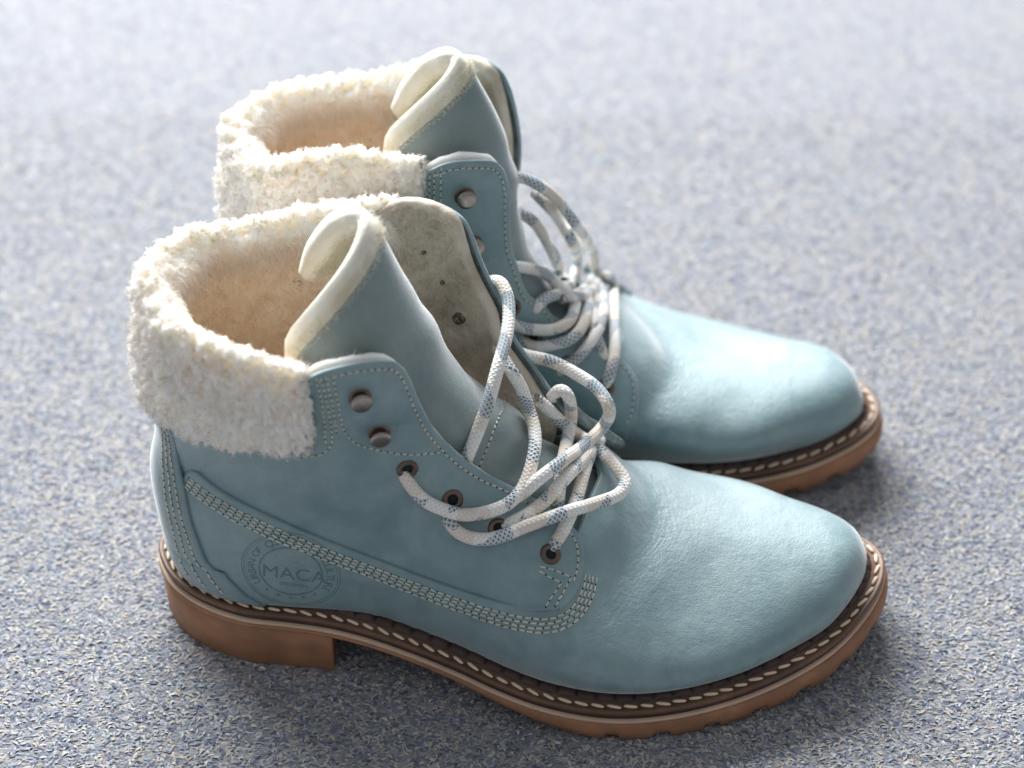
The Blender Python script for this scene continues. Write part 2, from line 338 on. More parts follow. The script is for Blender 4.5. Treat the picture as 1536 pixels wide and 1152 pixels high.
# ====STAGE2 ------------------------------------------------------------------ helpers that work on the boot surface
SQ = grid_faces(NV, NU, True)
def bvh_of(V, F): return BVHTree.FromPolygons([tuple(p) for p in np.asarray(V).reshape(-1, 3)], [tuple(int(a) for a in f) for f in F])
S_BVH = bvh_of(SG, SQ)
def v_at(u, z):                                   # level of S at turn u and height z
    u = np.atleast_1d(np.asarray(u, float)); z = np.broadcast_to(np.asarray(z, float), u.shape); out = np.empty(u.shape)
    for k in range(len(u)):
        j = int(round((u[k] % 1)*NU)) % NU; col = np.maximum.accumulate(SG[:, j, 2]+np.arange(NV)*1e-6)
        out[k] = np.interp(z[k], col, np.linspace(0, 1, NV))
    return out
def Suz(u, z, off=0.0): return S(u, v_at(u, z), off)
def uv_of(loc, idx):
    i, j = idx//NU, idx % NU; p = SG[i, j]; a = SG[i, (j+1) % NU]-p; b = SG[i+1, j]-p
    s, *_ = np.linalg.lstsq(np.stack([a, b], 1), np.array(loc)-p, rcond=None); s = np.clip(s, 0, 1)
    return np.array([((j+s[0])/NU) % 1.0, (i+s[1])/(NV-1)])
class Frame:                                      # where a boot stands; m = -1 mirrors it into a left boot
    def __init__(s, loc, rot, m): s.loc = np.array([loc[0], loc[1], 0.]); s.a = math.radians(rot); s.m = m; s.near = -1 if m == 1 else 1
    def world(s, P):
        P = np.array(P, float)*[1, s.m, 1]; c, n = math.cos(s.a), math.sin(s.a)
        return np.stack([P[..., 0]*c-P[..., 1]*n, P[..., 0]*n+P[..., 1]*c, P[..., 2]], -1)+s.loc
    def vec(s, d):
        c, n = math.cos(-s.a), math.sin(-s.a); d = np.asarray(d, float)
        return np.stack([d[..., 0]*c-d[..., 1]*n, d[..., 0]*n+d[..., 1]*c, d[..., 2]], -1)*[1, s.m, 1]
    def local(s, P): return s.vec(np.asarray(P, float)-s.loc)
    def ray(s, px, py):                           # sight line of a photograph point, as a local ray
        d = FWD+RIGHT*(px-768)/FPX-UPV*(py-576)/FPX; d = d/np.linalg.norm(d); return s.local(CAM), s.vec(d)
    def hit(s, px, py, bvh=None):
        o, d = s.ray(px, py); h = (bvh or S_BVH).ray_cast(Vector(o), Vector(d))
        if h[0] is None: return None
        return np.array(h[0]), np.array(h[1]), h[2]
    def near_hit(s, px, py, bvh=None):            # the hit, or the surface point closest to the sight line
        h = s.hit(px, py, bvh)
        if h is not None: return h
        o, d = s.ray(px, py); best = None
        for t in np.arange(62, 96, .4):
            q = (bvh or S_BVH).find_nearest(Vector(o+d*t))
            if best is None or q[3] < best[0]: best = (q[3], np.array(q[0]), np.array(q[1]), q[2])
        return best[1:]
    def uvs(s, pts):
        out = []
        for p in pts:
            l, n, k = s.near_hit(*p); out.append(uv_of(l, k))
        A = np.array(out); 
        for k in range(1, len(A)):                # unwrap turns
            while A[k, 0]-A[k-1, 0] > .5: A[k, 0] -= 1
            while A[k, 0]-A[k-1, 0] < -.5: A[k, 0] += 1
        return A
def keyed(polys, ns):                             # join segments of a boundary, each resampled to its own count
    out = []
    for P, n in zip(polys, ns): out.append(catmull(P, n+1)[:-1])
    return np.vstack(out+[polys[-1][-1:]])
def sheet(name, O, I, mat, parent, frame, matI=None, round_=.35):
    """closed sheet from an outer and an inner grid of points with softly rounded borders"""
    nr, nc, _ = O.shape
    mid = (O+I)/2; V = [O.reshape(-1, 3), I.reshape(-1, 3)]; F = [grid_faces(nr, nc), grid_faces(nr, nc, base=nr*nc, flip=True)]
    idx = np.arange(nr*nc).reshape(nr, nc); rim = np.concatenate([idx[0, :-1], idx[:-1, -1], idx[-1, :0:-1], idx[:0:-1, 0]])
    nxt = O.reshape(-1, 3)[rim]; ctr_dir = np.zeros_like(nxt)
    inn = np.concatenate([idx[1, :-1], idx[:-1, -2], idx[-2, :0:-1], idx[:0:-1, 1]]); ctr_dir = nxt-O.reshape(-1, 3)[inn]
    ctr_dir /= np.maximum(np.linalg.norm(ctr_dir, axis=1, keepdims=True), 1e-9)
    th = np.linalg.norm(O.reshape(-1, 3)[rim]-I.reshape(-1, 3)[rim], axis=1, keepdims=True)
    base = 2*nr*nc; m = len(rim)
    q1 = O.reshape(-1, 3)[rim]*.8+I.reshape(-1, 3)[rim]*.2+ctr_dir*th*round_*.8
    q2 = O.reshape(-1, 3)[rim]*.2+I.reshape(-1, 3)[rim]*.8+ctr_dir*th*round_*.8
    V += [q1, q2]; a = rim; r2 = np.roll(np.arange(m), -1); k = np.arange(m)
    F.append(np.stack([a[r2], a[k], base+k, base+r2], 1)); F.append(np.stack([base+r2, base+k, base+m+k, base+m+r2], 1)); F.append(np.stack([base+m+r2, base+m+k, nr*nc+a[k], nr*nc+a[r2]], 1))
    V = np.vstack(V); F = np.vstack(F)
    o_ = put(name, V, F, mat if matI is None else [mat, matI], parent, frame, split=None if matI is None else len(grid_faces(nr, nc))); fix_normals(o_); return o_
def put(name, V, F, mat, parent, frame, smooth=True, split=None, uv=None, outward=None):
    V = np.array(V, float)*[1, frame.m, 1] if frame else np.array(V, float)
    F = np.asarray(F)
    if frame and frame.m < 0: F = F[:, ::-1]
    me = fast_mesh(name, V, F, smooth); o = link(name, me, mat, parent)
    if split: ix = np.zeros(len(F), np.int32); ix[split:2*split] = 1; me.polygons.foreach_set('material_index', ix)
    if uv is not None:
        l = me.uv_layers.new(name='UVMap'); fu = uv[F.ravel()]; l.data.foreach_set('uv', fu.astype(np.float32).ravel())
    return o
def fix_normals(o):
    bm = bmesh.new(); bm.from_mesh(o.data); bmesh.ops.recalc_face_normals(bm, faces=bm.faces); bm.to_mesh(o.data); bm.free()

# small capsule used for every stitch
def capsule(seg=6, rings=(0, .12, .35, .65, .88, 1)):
    V, F = [], []
    for t in rings:
        r = math.sqrt(max(0.02, 1-(2*t-1)**2)); r = min(1, r*1.25)
        for k in range(seg): a = 2*math.pi*k/seg; V.append((t-.5, .5*r*math.cos(a), .5*r*math.sin(a)))
    n = len(rings); F = grid_faces(n, seg, True).tolist(); return np.array(V), np.array(F)
CAPV, CAPF = capsule()
def place_caps(P0, P1, Nn, w, h, lift=0.0):       # arrays of segment ends and surface normals -> V, F
    X = P1-P0; Ln = np.linalg.norm(X, axis=1, keepdims=True); X = X/np.maximum(Ln, 1e-6); Y = np.cross(Nn, X); Y /= np.maximum(np.linalg.norm(Y, axis=1, keepdims=True), 1e-6); Z = np.cross(X, Y)
    C = (P0+P1)/2+Nn*lift
    V = C[:, None]+CAPV[None, :, :1]*(Ln[:, None]*X[:, None])+CAPV[None, :, 1:2]*w*Y[:, None]+CAPV[None, :, 2:]*h*Z[:, None]
    F = (CAPF[None]+(np.arange(len(P0))*len(CAPV))[:, None, None]).reshape(-1, 4); return V.reshape(-1, 3), F
def stitch_line(P, Nrm, pitch=.21, fill=.74, w=.062, h=.05, lift=.012, jitter=.012):
    """stitches along a 3-D curve P with normals; returns thread V,F and needle hole V,F"""
    L_ = length(P); n = max(2, int(L_/pitch)); d = np.r_[0, np.cumsum(np.linalg.norm(np.diff(P, axis=0), axis=1))]
    t0 = np.arange(n)*L_/n; t1 = t0+L_/n*fill
    g = lambda t, A: np.stack([np.interp(t, d, A[:, k]) for k in range(3)], 1)
    P0, P1, Nn = g(t0, P), g(t1, P), g((t0+t1)/2, Nrm); Nn /= np.linalg.norm(Nn, axis=1, keepdims=True)
    P0 = P0+rng.normal(0, jitter, P0.shape); P1 = P1+rng.normal(0, jitter, P1.shape)
    V, F = place_caps(P0, P1, Nn, w, h, lift)
    tm = t1+L_/n*(1-fill)/2; Pa = g(tm-.028, P); Pb = g(tm+.028, P); HV, HF = place_caps(Pa, Pb, Nn, .075, .03, .002)
    return V, F, HV, HF
def project(P, bvh, lift=0.0):                    # snap points to a surface
    Q, Nn = [], []
    for p in P:
        h = bvh.find_nearest(Vector(p)); Q.append(h[0]); Nn.append(h[1])
    Q = np.array(Q); Nn = np.array(Nn); return Q, Nn
def merge(parts):
    V, F, b = [], [], 0
    for v, f in parts: V.append(v); F.append(f+b); b += len(v)
    return np.vstack(V), np.vstack(F)
def fr_m_(f): return 1 if f.m > 0 else -1
def obj_bvh(o, frame): 
    me = o.data; n = len(me.vertices); co = np.empty(n*3, np.float32); me.vertices.foreach_get('co', co); co = co.reshape(-1, 3)/U*[1, frame.m, 1]
    return BVHTree.FromPolygons([tuple(c) for c in co.tolist()], [tuple(p.vertices)[::fr_m_(frame)] for p in me.polygons])
def tube(P, r, seg=14, twist=0.0, squash=1.0, taper=None):
    P = np.asarray(P, float); n = len(P); T = np.gradient(P, axis=0); T /= np.linalg.norm(T, axis=1, keepdims=True)
    nrm = np.cross(T[0], [0.3, .2, 1]); nrm /= np.linalg.norm(nrm); R = []
    for k in range(n):
        nrm = nrm-T[k]*(nrm@T[k]); nrm /= np.linalg.norm(nrm); R.append(nrm.copy())
    R = np.array(R); B = np.cross(T, R); rr = np.full(n, r) if taper is None else r*taper
    a = np.linspace(0, 2*np.pi, seg+1); V = P[:, None]+rr[:, None, None]*(np.cos(a)[None, :, None]*R[:, None]+np.sin(a)[None, :, None]*B[:, None]*squash)
    F = grid_faces(n, seg+1); d = np.r_[0, np.cumsum(np.linalg.norm(np.diff(P, axis=0), axis=1))]
    uv = np.stack([np.repeat(d, seg+1), np.tile(np.linspace(0, 1, seg+1), n)], 1); return V.reshape(-1, 3), F, uv
def lathe(prof, seg=28):                          # profile (r, h) about +z
    a = np.linspace(0, 2*np.pi, seg, endpoint=False); p = np.array(prof)
    V = np.stack([p[:, None, 0]*np.cos(a), p[:, None, 0]*np.sin(a), np.broadcast_to(p[:, None, 1], (len(p), seg))], -1).reshape(-1, 3)
    return V, grid_faces(len(p), seg, True)
def orient(V, loc, n, up=(0, 0, 1)):
    n = np.array(n)/np.linalg.norm(n); x = np.cross(up, n); x /= np.linalg.norm(x); y = np.cross(n, x)
    return np.asarray(loc)+V[:, :1]*x+V[:, 1:2]*y+V[:, 2:]*n

# fleece fibres: short curled ribbons growing from points P with normals Nn
def fibres(P, Nn, ln, wid, curl=1.0, steps=5, droop=.0, lean=.5):
    n = len(P); A = np.cross(Nn, rng.normal(size=(n, 3))); A /= np.linalg.norm(A, axis=1, keepdims=True); B = np.cross(Nn, A)
    Ls = ln*rng.uniform(.5, 1.3, (n, 1)); ph = rng.uniform(0, 6.28, (n, 1)); pts = []
    for s in range(steps):
        t = s/(steps-1); ang = ph+curl*t*5
        c = P+Nn*Ls*t*(1-.25*t)+(A*np.cos(ang)+B*np.sin(ang))*Ls*.28*curl*t**.8+A*Ls*lean*t*t-np.array([0, 0, 1])*Ls*droop*t*t
        pts.append(c)
    Q = np.stack(pts, 1); Wd = np.cross(np.gradient(Q, axis=1), rng.normal(size=(n, 1, 3))); Wd /= np.maximum(np.linalg.norm(Wd, axis=2, keepdims=True), 1e-6)
    tp = np.linspace(1, .35, steps)[None, :, None]*wid/2
    V = np.stack([Q-Wd*tp, Q+Wd*tp], 2).reshape(-1, 3)
    f = np.array([[2*s, 2*s+1, 2*s+3, 2*s+2] for s in range(steps-1)])
    F = (f[None]+(np.arange(n)*2*steps)[:, None, None]).reshape(-1, 4); return V, F
def scatter(G, Nn, n, wrap=False):                # random points on a grid surface, by area
    nr, nc, _ = G.shape; a = G[:-1, :-1]; e1 = G[:-1, 1:]-a; e2 = G[1:, :-1]-a
    ar = np.linalg.norm(np.cross(e1, e2), axis=-1).ravel(); k = rng.choice(len(ar), n, p=ar/ar.sum()); i, j = k//(nc-1), k % (nc-1)
    s, t = rng.random((2, n))[..., None]
    s, t = s.reshape(n, 1), t.reshape(n, 1)
    P = G[i, j]*(1-s)*(1-t)+G[i, j+1]*s*(1-t)+G[i+1, j]*(1-s)*t+G[i+1, j+1]*s*t; q = Nn[i, j]; return P, q/np.linalg.norm(q, axis=1, keepdims=True)
def lumps(P, scale, seed):
    out = np.empty(len(P))
    for k, p in enumerate(P.tolist()):
        v = Vector(p)*scale+Vector((seed, 0, 0)); out[k] = mnoise.voronoi(v)[0][0]
    return out
def pnoise(P, scale, seed=0.0): return np.array([mnoise.noise(Vector(p)*scale+Vector((seed, seed, 0))) for p in P.tolist()])

# ------------------------------------------------------------------ sole
def ring(off, z, P=None):                         # closed ring at plan offset; z a function of x or an array
    Q = plan_offset(off, P); zz = z(Q[:, 0]) if callable(z) else z; return np.column_stack([Q, zz])
def loft(rings, cap=False, inner=None):
    n = len(rings[0]); V = np.vstack(rings); F = grid_faces(len(rings), n, True)
    return V, F
def make_sole(root, fr):
    def zb(x):
        th = spl(x, [-14, -6.5, -4, -1, 1.5, 3.2, 8, 14], [.5, .42, .42, .55, .8, 1.0, 1.05, 1.25]); return np.maximum(z_sole(x)-th, 0)
    s = np.arange(720)/720*length(np.vstack([SOLE, SOLE[:1]]))
    X = SOLE[:, 0]
    lug = np.where(X > 2.3, .22*(np.abs(((s/1.9) % 1)-.5) < .16), 0.0)
    toe = sm(X, 3, 12)
    bulge = .05+.17*toe
    r = [np.column_stack([plan_offset(-.35), zb(X)+lug+.02]), None]
    def off_arr(o): 
        t = np.roll(SOLE, -3, 0)-np.roll(SOLE, 3, 0); n = np.stack([t[:, 1], -t[:, 0]], 1); n /= np.linalg.norm(n, axis=1, keepdims=True); return SOLE+n*np.asarray(o)[:, None]
    bot = zb(X)+lug; top = z_sole(X)-.15; h = top-bot
    rings = [np.column_stack([plan_offset(-2.2), zb(X)+lug+.05]), np.column_stack([off_arr(bulge*.2-.12), bot]), np.column_stack([off_arr(bulge*.7-.04), bot+.05]), np.column_stack([off_arr(bulge), bot+h*.45]), np.column_stack([off_arr(bulge*.8), top-.08]), np.column_stack([off_arr(bulge*.3-.02), top]), np.column_stack([plan_offset(-2.2), top])]
    V, F = loft(rings); o = put('outsole', V, F, M['gum'], root, fr); fix_normals(o)
    # heel block
    m = SOLE[:, 0] < -6.75; P = SOLE[m]; k = np.argmin(np.abs(np.diff(P[:, 1], append=P[:1, 1])-(P[:, 1].max()-P[:, 1].min())))
    P = P[np.argsort(np.arctan2(P[:, 1]-.4, P[:, 0]+7.5))]
    back = even(np.vstack([P, P[:1]]), 241)[:-1]
    ctr = back.mean(0); rs = []
    for sc, zf in ((.90, lambda x: 0*x+.02), (.965, lambda x: 0*x), (.985, lambda x: 0*x+.08), (.99, lambda x: (z_sole(x))*.5), (1.0, lambda x: z_sole(x)-.22), (.95, lambda x: z_sole(x)-.2)):
        Q = ctr+(back-ctr)*sc+np.array([(1-sc)*2.0, 0]); rs.append(np.column_stack([Q, zf(Q[:, 0])]))
    V, F = loft(rs); V = np.vstack([V, [[*ctr, .02]]]); n = len(back)
    F = np.vstack([F, np.array([[len(V)-1, (i+1) % n, i, i] for i in range(n)])]); F = F.tolist(); F = [f if f[2] != f[3] else f[:3] for f in F]
    me = raw('heel_block', V*[1, fr.m, 1], F); o = link('heel_block', me, M['gum'], root); fix_normals(o)
    # pale line, dark midsole
    zs = z_sole
    V, F = loft([ring(-.8, lambda x: zs(x)-.15), ring(-.03, lambda x: zs(x)-.15), ring(.04, lambda x: zs(x)-.12), ring(.05, lambda x: zs(x)-.03), ring(-.0, lambda x: zs(x)+.01), ring(-.8, lambda x: zs(x)+.01)])
    o = put('pale_midsole', V, F, M['edge'], root, fr); fix_normals(o)
    V, F = loft([ring(-.9, lambda x: zs(x)+.005), ring(-.10, lambda x: zs(x)+.005), ring(-.07, lambda x: zs(x)+.12), ring(-.12, lambda x: zs(x)+.24), ring(-.9, lambda x: zs(x)+.24)])
    o = put('dark_midsole', V, F, M['dark'], root, fr); fix_normals(o)
    V, F = loft([ring(-1.3, lambda x: zs(x)+.20), ring(-.06, lambda x: zs(x)+.22), ring(.0, lambda x: zs(x)+.27), ring(.0, lambda x: zs(x)+.37), ring(-.06, lambda x: zs(x)+.42), ring(-.16, lambda x: zs(x)+.425), ring(-.20, lambda x: zs(x)+.39), ring(-.40, lambda x: zs(x)+.385), ring(-.44, lambda x: zs(x)+.42), ring(-1.4, lambda x: zs(x)+.43)])
    welt = put('welt', V, F, M['welt'], root, fr); fix_normals(welt)
    # welt stitches, one object each
    C = plan_offset(-.30); C = np.vstack([C, C[:1]]); Lc = length(C); n = int(Lc/.60); d = np.r_[0, np.cumsum(np.linalg.norm(np.diff(C, axis=0), axis=1))]
    v, f = capsule(8, (0, .08, .25, .5, .75, .92, 1)); sme = [raw('stitch', (v+[0, 0, 0])*[.52*q, .135, .13], f.tolist()) for q in (1, .93, 1.06)]
    for q in sme: q.materials.append(M['rope'])
    for k in range(n):
        t = (k+.3)*Lc/n; p = [np.interp(t, d, C[:, i]) for i in (0, 1)]; p2 = [np.interp((t+.3) % Lc, d, C[:, i]) for i in (0, 1)]
        z = float(zs(np.array([p[0]]))[0])+.425; z2 = float(zs(np.array([p2[0]]))[0])+.425
        o = bpy.data.objects.new('stitch', sme[k % 3]); SC.collection.objects.link(o); o.parent = welt
        X = Vector((p2[0]-p[0], (p2[1]-p[1])*fr.m, z2-z)).normalized(); a = random.uniform(-.10, .10)-.24*fr.m
        X = Matrix.Rotation(a, 3, 'Z') @ X; Y = Vector((0, 0, 1)).cross(X).normalized(); Z = X.cross(Y)
        mt = Matrix((X, Y, Z)).transposed().to_4x4(); mt.translation = Vector((p[0], p[1]*fr.m, z+random.uniform(-.01, .015)))*U; o.matrix_basis = mt
    # ribbed rand between stitches and upper
    s = d[:-1]; nick = 1-np.exp(-((((s/.74) % 1)-.5)/.09)**2)
    P1 = lambda o, dz, nk: np.column_stack([plan_offset(o), zs(plan_offset(o)[:, 0])+dz-(1-nick)*nk])
    V, F = loft([P1(-.50, .41, 0), P1(-.54, .50, .07), P1(-.64, .58, .13), P1(-.80, .62, .16), P1(-.92, .60, .10), P1(-1.0, .50, 0), P1(-1.15, .42, 0)])
    o = put('ribbed_rand', V, F, M['rand'], root, fr); fix_normals(o)
# ------------------------------------------------------------------ seam and facing lines, read once on the boot surface as (turn from the front, level)
FR1 = Frame((0, -9.0), 0, 1)
FR2 = Frame((1.2, .8), -4, -1)
def wv(fr, pts): A = fr.uvs(pts); A[:, 0] = np.abs(((A[:, 0]+.5) % 1)-.5); return A
SEAM = wv(FR1, [(866, 850), (861, 880), (846, 905), (816, 917), (745, 902), (657, 874), (568, 843), (480, 808), (384, 764), (329, 735), (290, 706)])
V_THROAT = float(np.interp(3.3, TX[::-1], np.linspace(1, 0, NV)))
_back = np.array([[.47, v_at([.5-.03], 7.6)[0]], [.5, v_at([.5], 7.9)[0]]])
for _ in range(1): SEAM[4:-1] = .25*SEAM[3:-2]+.5*SEAM[4:-1]+.25*SEAM[5:]
A_TOP = [np.array([[0, V_THROAT], [.03, V_THROAT+.005], [.06, V_THROAT], [SEAM[0, 0]*.92, .45*V_THROAT+.55*SEAM[0, 1]], SEAM[0]]), SEAM[:4], np.vstack([SEAM[3:], _back])]
EDGE1 = [(838, 914), (858, 893), (869, 862), (871, 832), (862, 803), (833, 776), (800, 753), (760, 730), (720, 707), (690, 686), (660, 657), (640, 631), (623, 600), (612, 573), (602, 554), (584, 541), (545, 542), (505, 549), (470, 560)]
EDGE2 = [(940, 650), (952, 610), (950, 575), (940, 555), (920, 536), (895, 520), (862, 503), (831, 484), (802, 459), (781, 430), (766, 395), (753, 355), (747, 320), (744, 285), (737, 258), (718, 243), (690, 239), (660, 241), (638, 248)]
E1 = wv(FR1, EDGE1); E2 = wv(FR2, EDGE2[:9])
E2 = np.vstack([E2, [[.10, .67], [.12, .72], [.143, .76]], E1[12:]])
def z_rim(w): return spl(w, [.2, .32, .42, .5], [13.9, 14.6, 15.3, 15.6])
def back_top(E, z0): 
    w = np.linspace(E[-1, 0], .5, 7)[1:]; z = z_rim(w)-1.0; return np.array([[a, v_at([1-a], b)[0]] for a, b in zip(w, z)])

def quarter_grid(fr, side, E, pose, off_out, off_in, nr=44, grow=0.0, inset=0.0):
    """ruled patch between the seam (below) and the facing edge, flap corner and top line (above)"""
    top1, top2, top3 = E[:9], E[8:15], E[14:]
    bt = back_top(E, 0); topP = keyed([top1, top2, np.vstack([top3, bt])], [40, 34, 60])
    sb = SEAM.copy(); sb[:, 1] -= .012
    b0 = np.vstack([E[:1], sb[4:7]]); b1 = sb[6:8]; b2 = np.vstack([sb[7:], _back-[0, .012]])
    botP = keyed([b0, b1, b2], [40, 34, 60])
    r = np.linspace(0, 1, nr)[:, None, None]; r = r**.9
    q = botP[None]*(1-r)+topP[None]*r
    if inset:
        dirn = topP-botP; L_ = np.maximum(np.linalg.norm(dirn*[30, 13], axis=1), .5)[:, None]
        cols = np.arange(len(topP)); fac = (1-sm(cols, 70, 80))
        topP2 = topP-dirn/L_*inset*fac[:, None]+np.array([0, grow])*(1-fac[:, None])
        r = .12+.88*r; q = botP[None]*(1-r)+topP2[None]*r
    if inset: q = q[:, :(122 if side == -fr.near else 102)]
    o = off_out
    cols = np.arange(q.shape[1])/q.shape[1]
    raise_ = np.maximum(sm(r[..., 0], .05, .4), (1-sm(cols, .02, .12))[None])
    O = S(side*q[..., 0], q[..., 1], o*raise_ if off_in < 0 else o+0*raise_)
    I = S(side*q[..., 0], q[..., 1], o*raise_+off_in if off_in < 0 else off_in+0*raise_)
    return pose(O), pose(I), q
def build_boot(fr, name, label, E, far, tongue_rows, near_pose, edge_uv):
    root = bpy.data.objects.new(name, None); SC.collection.objects.link(root)
    root.location = fr.loc*U; root.rotation_euler = (0, 0, fr.a); root['label'] = label; root['category'] = 'boot'; root['group'] = 'pair of lace-up winter boots'
    make_sole(root, fr)
    ns, fs = fr.near, -fr.near
    # --- foot: vamp and counter in one piece, its upper border is the quadruple-stitched seam
    topP = keyed(A_TOP, [34, 20, 150]); wc = SEAM[0, 0]; wd = SEAM[3, 0]
    botP = np.column_stack([np.r_[np.linspace(0, wc*.9, 34, endpoint=False), np.linspace(wc*.9, wd*1.12, 20, endpoint=False), np.linspace(wd*1.12, .5, 151)], np.zeros(205)])
    r = np.linspace(0, 1, 60)[:, None, None]; q = botP[None]*(1-r)+topP[None]*r
    q = np.concatenate([q[:, :0:-1]*[1, 1], q*[-1, 1]], 1)
    O = S(q[..., 0], q[..., 1], .14); I = S(q[..., 0], q[..., 1], -.12)
    sk = O[:1].copy(); n2 = S(q[:1, :, 0], q[:1, :, 1], -.05); n2[..., 2] -= .25; n3 = S(q[:1, :, 0], q[:1, :, 1], -.5); n3[..., 2] -= .35
    O = np.concatenate([n2, O]); I = np.concatenate([n3, I])
    foot = sheet('vamp', O, I, M['vamp'], root, fr); fb = obj_bvh(foot, fr)
    # --- quarters
    quart = {}
    E_near = E
    for side, pose in ((ns, near_pose), (fs, far)):
        E = E_near if side == ns else E1
        O, I, q = quarter_grid(fr, side, E, pose, .23, -.20)
        o = sheet('quarter', O, I, M['leather'], root, fr, M['suede']); quart[side] = [o, obj_bvh(o, fr), q, pose, None]
        lo, li, ql = quarter_grid(fr, side, E, pose, -.02, -.42 if side == fs else -.26, inset=.30 if side == fs else .02, grow=.006 if side == fs else .002)
        G = li; Nn = normals_grid(G); Nn = Nn*np.sign(((G.mean((0, 1))*0+np.array([-7, .3, 0])-G)*Nn*[1, 1, 0]).sum(-1).mean())
        li = G+Nn*(.16*lumps(G.reshape(-1, 3), 2.2, 3).reshape(G.shape[:2]))[..., None]
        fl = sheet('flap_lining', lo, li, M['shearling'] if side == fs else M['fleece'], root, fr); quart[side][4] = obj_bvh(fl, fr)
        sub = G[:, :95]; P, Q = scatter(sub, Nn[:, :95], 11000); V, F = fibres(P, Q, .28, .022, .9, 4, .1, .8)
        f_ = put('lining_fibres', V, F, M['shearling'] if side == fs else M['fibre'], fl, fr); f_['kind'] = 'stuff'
    E = E_near
    # --- insole and dark inside
    uu = np.linspace(0, 1, 121)[None, :]; zz = np.linspace(0, 1, 40)[:, None]
    ul = np.linspace(.24, .76, 100); rows = []
    for t in np.linspace(0, 1, 30):
        rows.append(np.array([Suz([u], 3.6+t*(float(z_rim(min(u, 1-u)))-.75-3.6), -.60+.26*float(sm(min(u, 1-u), .34, .30)))[0] for u in ul]))
    L0 = np.array(rows); hh = ul < .5; L0[:, hh] = (far if fs > 0 else near_pose)(L0[:, hh]); L0[:, ~hh] = (near_pose if fs > 0 else far)(L0[:, ~hh]); Nl = normals_grid(L0); Nl *= np.sign((Nl*(np.array([-7, .3, 0])-L0)*[1, 1, 0]).sum(-1).mean())
    up_ = pnoise(L0.reshape(-1, 3), .9).reshape(L0.shape[:2]); L1 = L0+Nl*(.10*up_)[..., None]
    lin = sheet('boot_lining', L1, L0-Nl*.25, M['lining'], root, fr)
    P, Q = scatter(L1, Nl, 30000); V, F = fibres(P, Q, .34, .024, .6, 4, .5, .5); f_ = put('lining_fibres', V, F, M['lining'], lin, fr); f_['kind'] = 'stuff'
    ins = SOLE[::6]*[.84, .78]+[.0, .0]; V = np.vstack([np.column_stack([ins, z_feather(ins[:, 0])+.25]), np.column_stack([ins, z_feather(ins[:, 0])+.05]), [[-2, 0, 2.6]]]); n = len(ins)
    F = grid_faces(2, n, True).tolist()+[[2*n, i, (i+1) % n] for i in range(n)]; link('insole', raw('insole', V*[1, fr.m, 1], F), M['lining'], root)
    # --- fleece collar
    wn = E[-1, 0]; nu_ = 300
    wa = np.r_[np.linspace(wn, .5, nu_//2, endpoint=False)]; us = np.concatenate([ns*wa, fs*np.linspace(.5, wn-.02, nu_//2)])
    ws = np.abs(((us+.5) % 1)-.5); sidev = np.concatenate([np.full(nu_//2, ns), np.full(nu_//2, fs)])
    prof = np.array([(-.50, -1.5), (-.66, -1.1), (-.70, -.5), (-.40, .0), (.0, .22), (.35, .12), (.62, -.3), (.78, -1.2), (.85, -2.2), (.85, -3.2), (.75, -4.1), (.5, -4.65), (.22, -4.8), (.02, -4.55)])
    prof = catmull(prof, 64)
    rim = z_rim(ws)+.1; depth = spl(ws, [.2, .35, .5], COLL_DEPTH[name])/4.95
    Gc = np.zeros((64, nu_, 3))
    for j in range(nu_):
        zc = np.where(prof[:, 1] < 0, prof[:, 1]*depth[j], prof[:, 1]); zlev = rim[j]+zc
        zb_ = np.minimum(zlev, 16.0); p = Suz(us[j]+ns*.030*np.clip(-prof[:, 1]/4.9, 0, 1)*sm(np.arange(64), 16, 34)*max(0, 1-j/90), zb_, prof[:, 0]); p[:, 2] = zlev; Gc[:, j] = p
    posef = [near_pose, far]
    half = nu_//2
    Gc[:, :half] = near_pose(Gc[:, :half], soft=True); Gc[:, half:] = far(Gc[:, half:], soft=True)
    endt = np.minimum(sm(np.arange(nu_), 0, 5), sm(np.arange(nu_)[::-1], 0, 8))[None, :, None]      # tuck the two ends
    cen = Gc[[0, 20, 40, 60]].mean(0)[None]; Gc = Gc*endt+(cen*.55+Gc*.45)*(1-endt)
    Nc = normals_grid(Gc); mc = Gc[32]; 
    if ((Gc-Gc.mean(0)[None])*Nc).sum(-1).mean() < 0: Nc = -Nc
    P = Gc.reshape(-1, 3); lum = lumps(P, 2.3, 1.5)*.45+lumps(P, 4.0, 7.7)*.55; low = pnoise(P, .6)
    prt = np.repeat(sm(np.arange(64), 4, 14)[:, None], nu_, 1).reshape(-1)
    Pd = P+Nc.reshape(-1, 3)*((.22-.68*lum)*prt+.16*low*prt+.02)[:, None]; Gd = Pd.reshape(Gc.shape)
    V = Pd; F = grid_faces(64, nu_); col = put('fleece_collar', V, F, M['fleece'], root, fr)
    col.data.materials[0] = M['fleece']
    ncp = normals_grid(Gd); ncp *= np.sign((ncp*Nc).sum(-1, keepdims=True))
    P, Q = scatter(Gd[6:], ncp[6:], 46000); hi_ = lumps(P, 4.0, 7.7)*.55+lumps(P, 2.3, 1.5)*.45; kp = hi_ < rng.normal(.42, .10, len(P)); P, Q = P[kp], Q[kp]
    V, F = fibres(P, Q, .14, .032, 1.8, 5, .1, .4)
    P, Q = scatter(Gd[:9], ncp[:9], 5000); v2, f2 = fibres(P, Q, .42, .026, .7, 5, .7, .5); V, F = merge([(V, F), (v2, f2)])
    f_ = put('fleece_fibres', V, F, M['fibre'], col, fr); f_['kind'] = 'stuff'
    # --- tongue
    vl = [V_THROAT-.07, V_THROAT-.03, V_THROAT+.02]+[v_at([0], z)[0] for z in (7.6, 8.3, 9.0)]
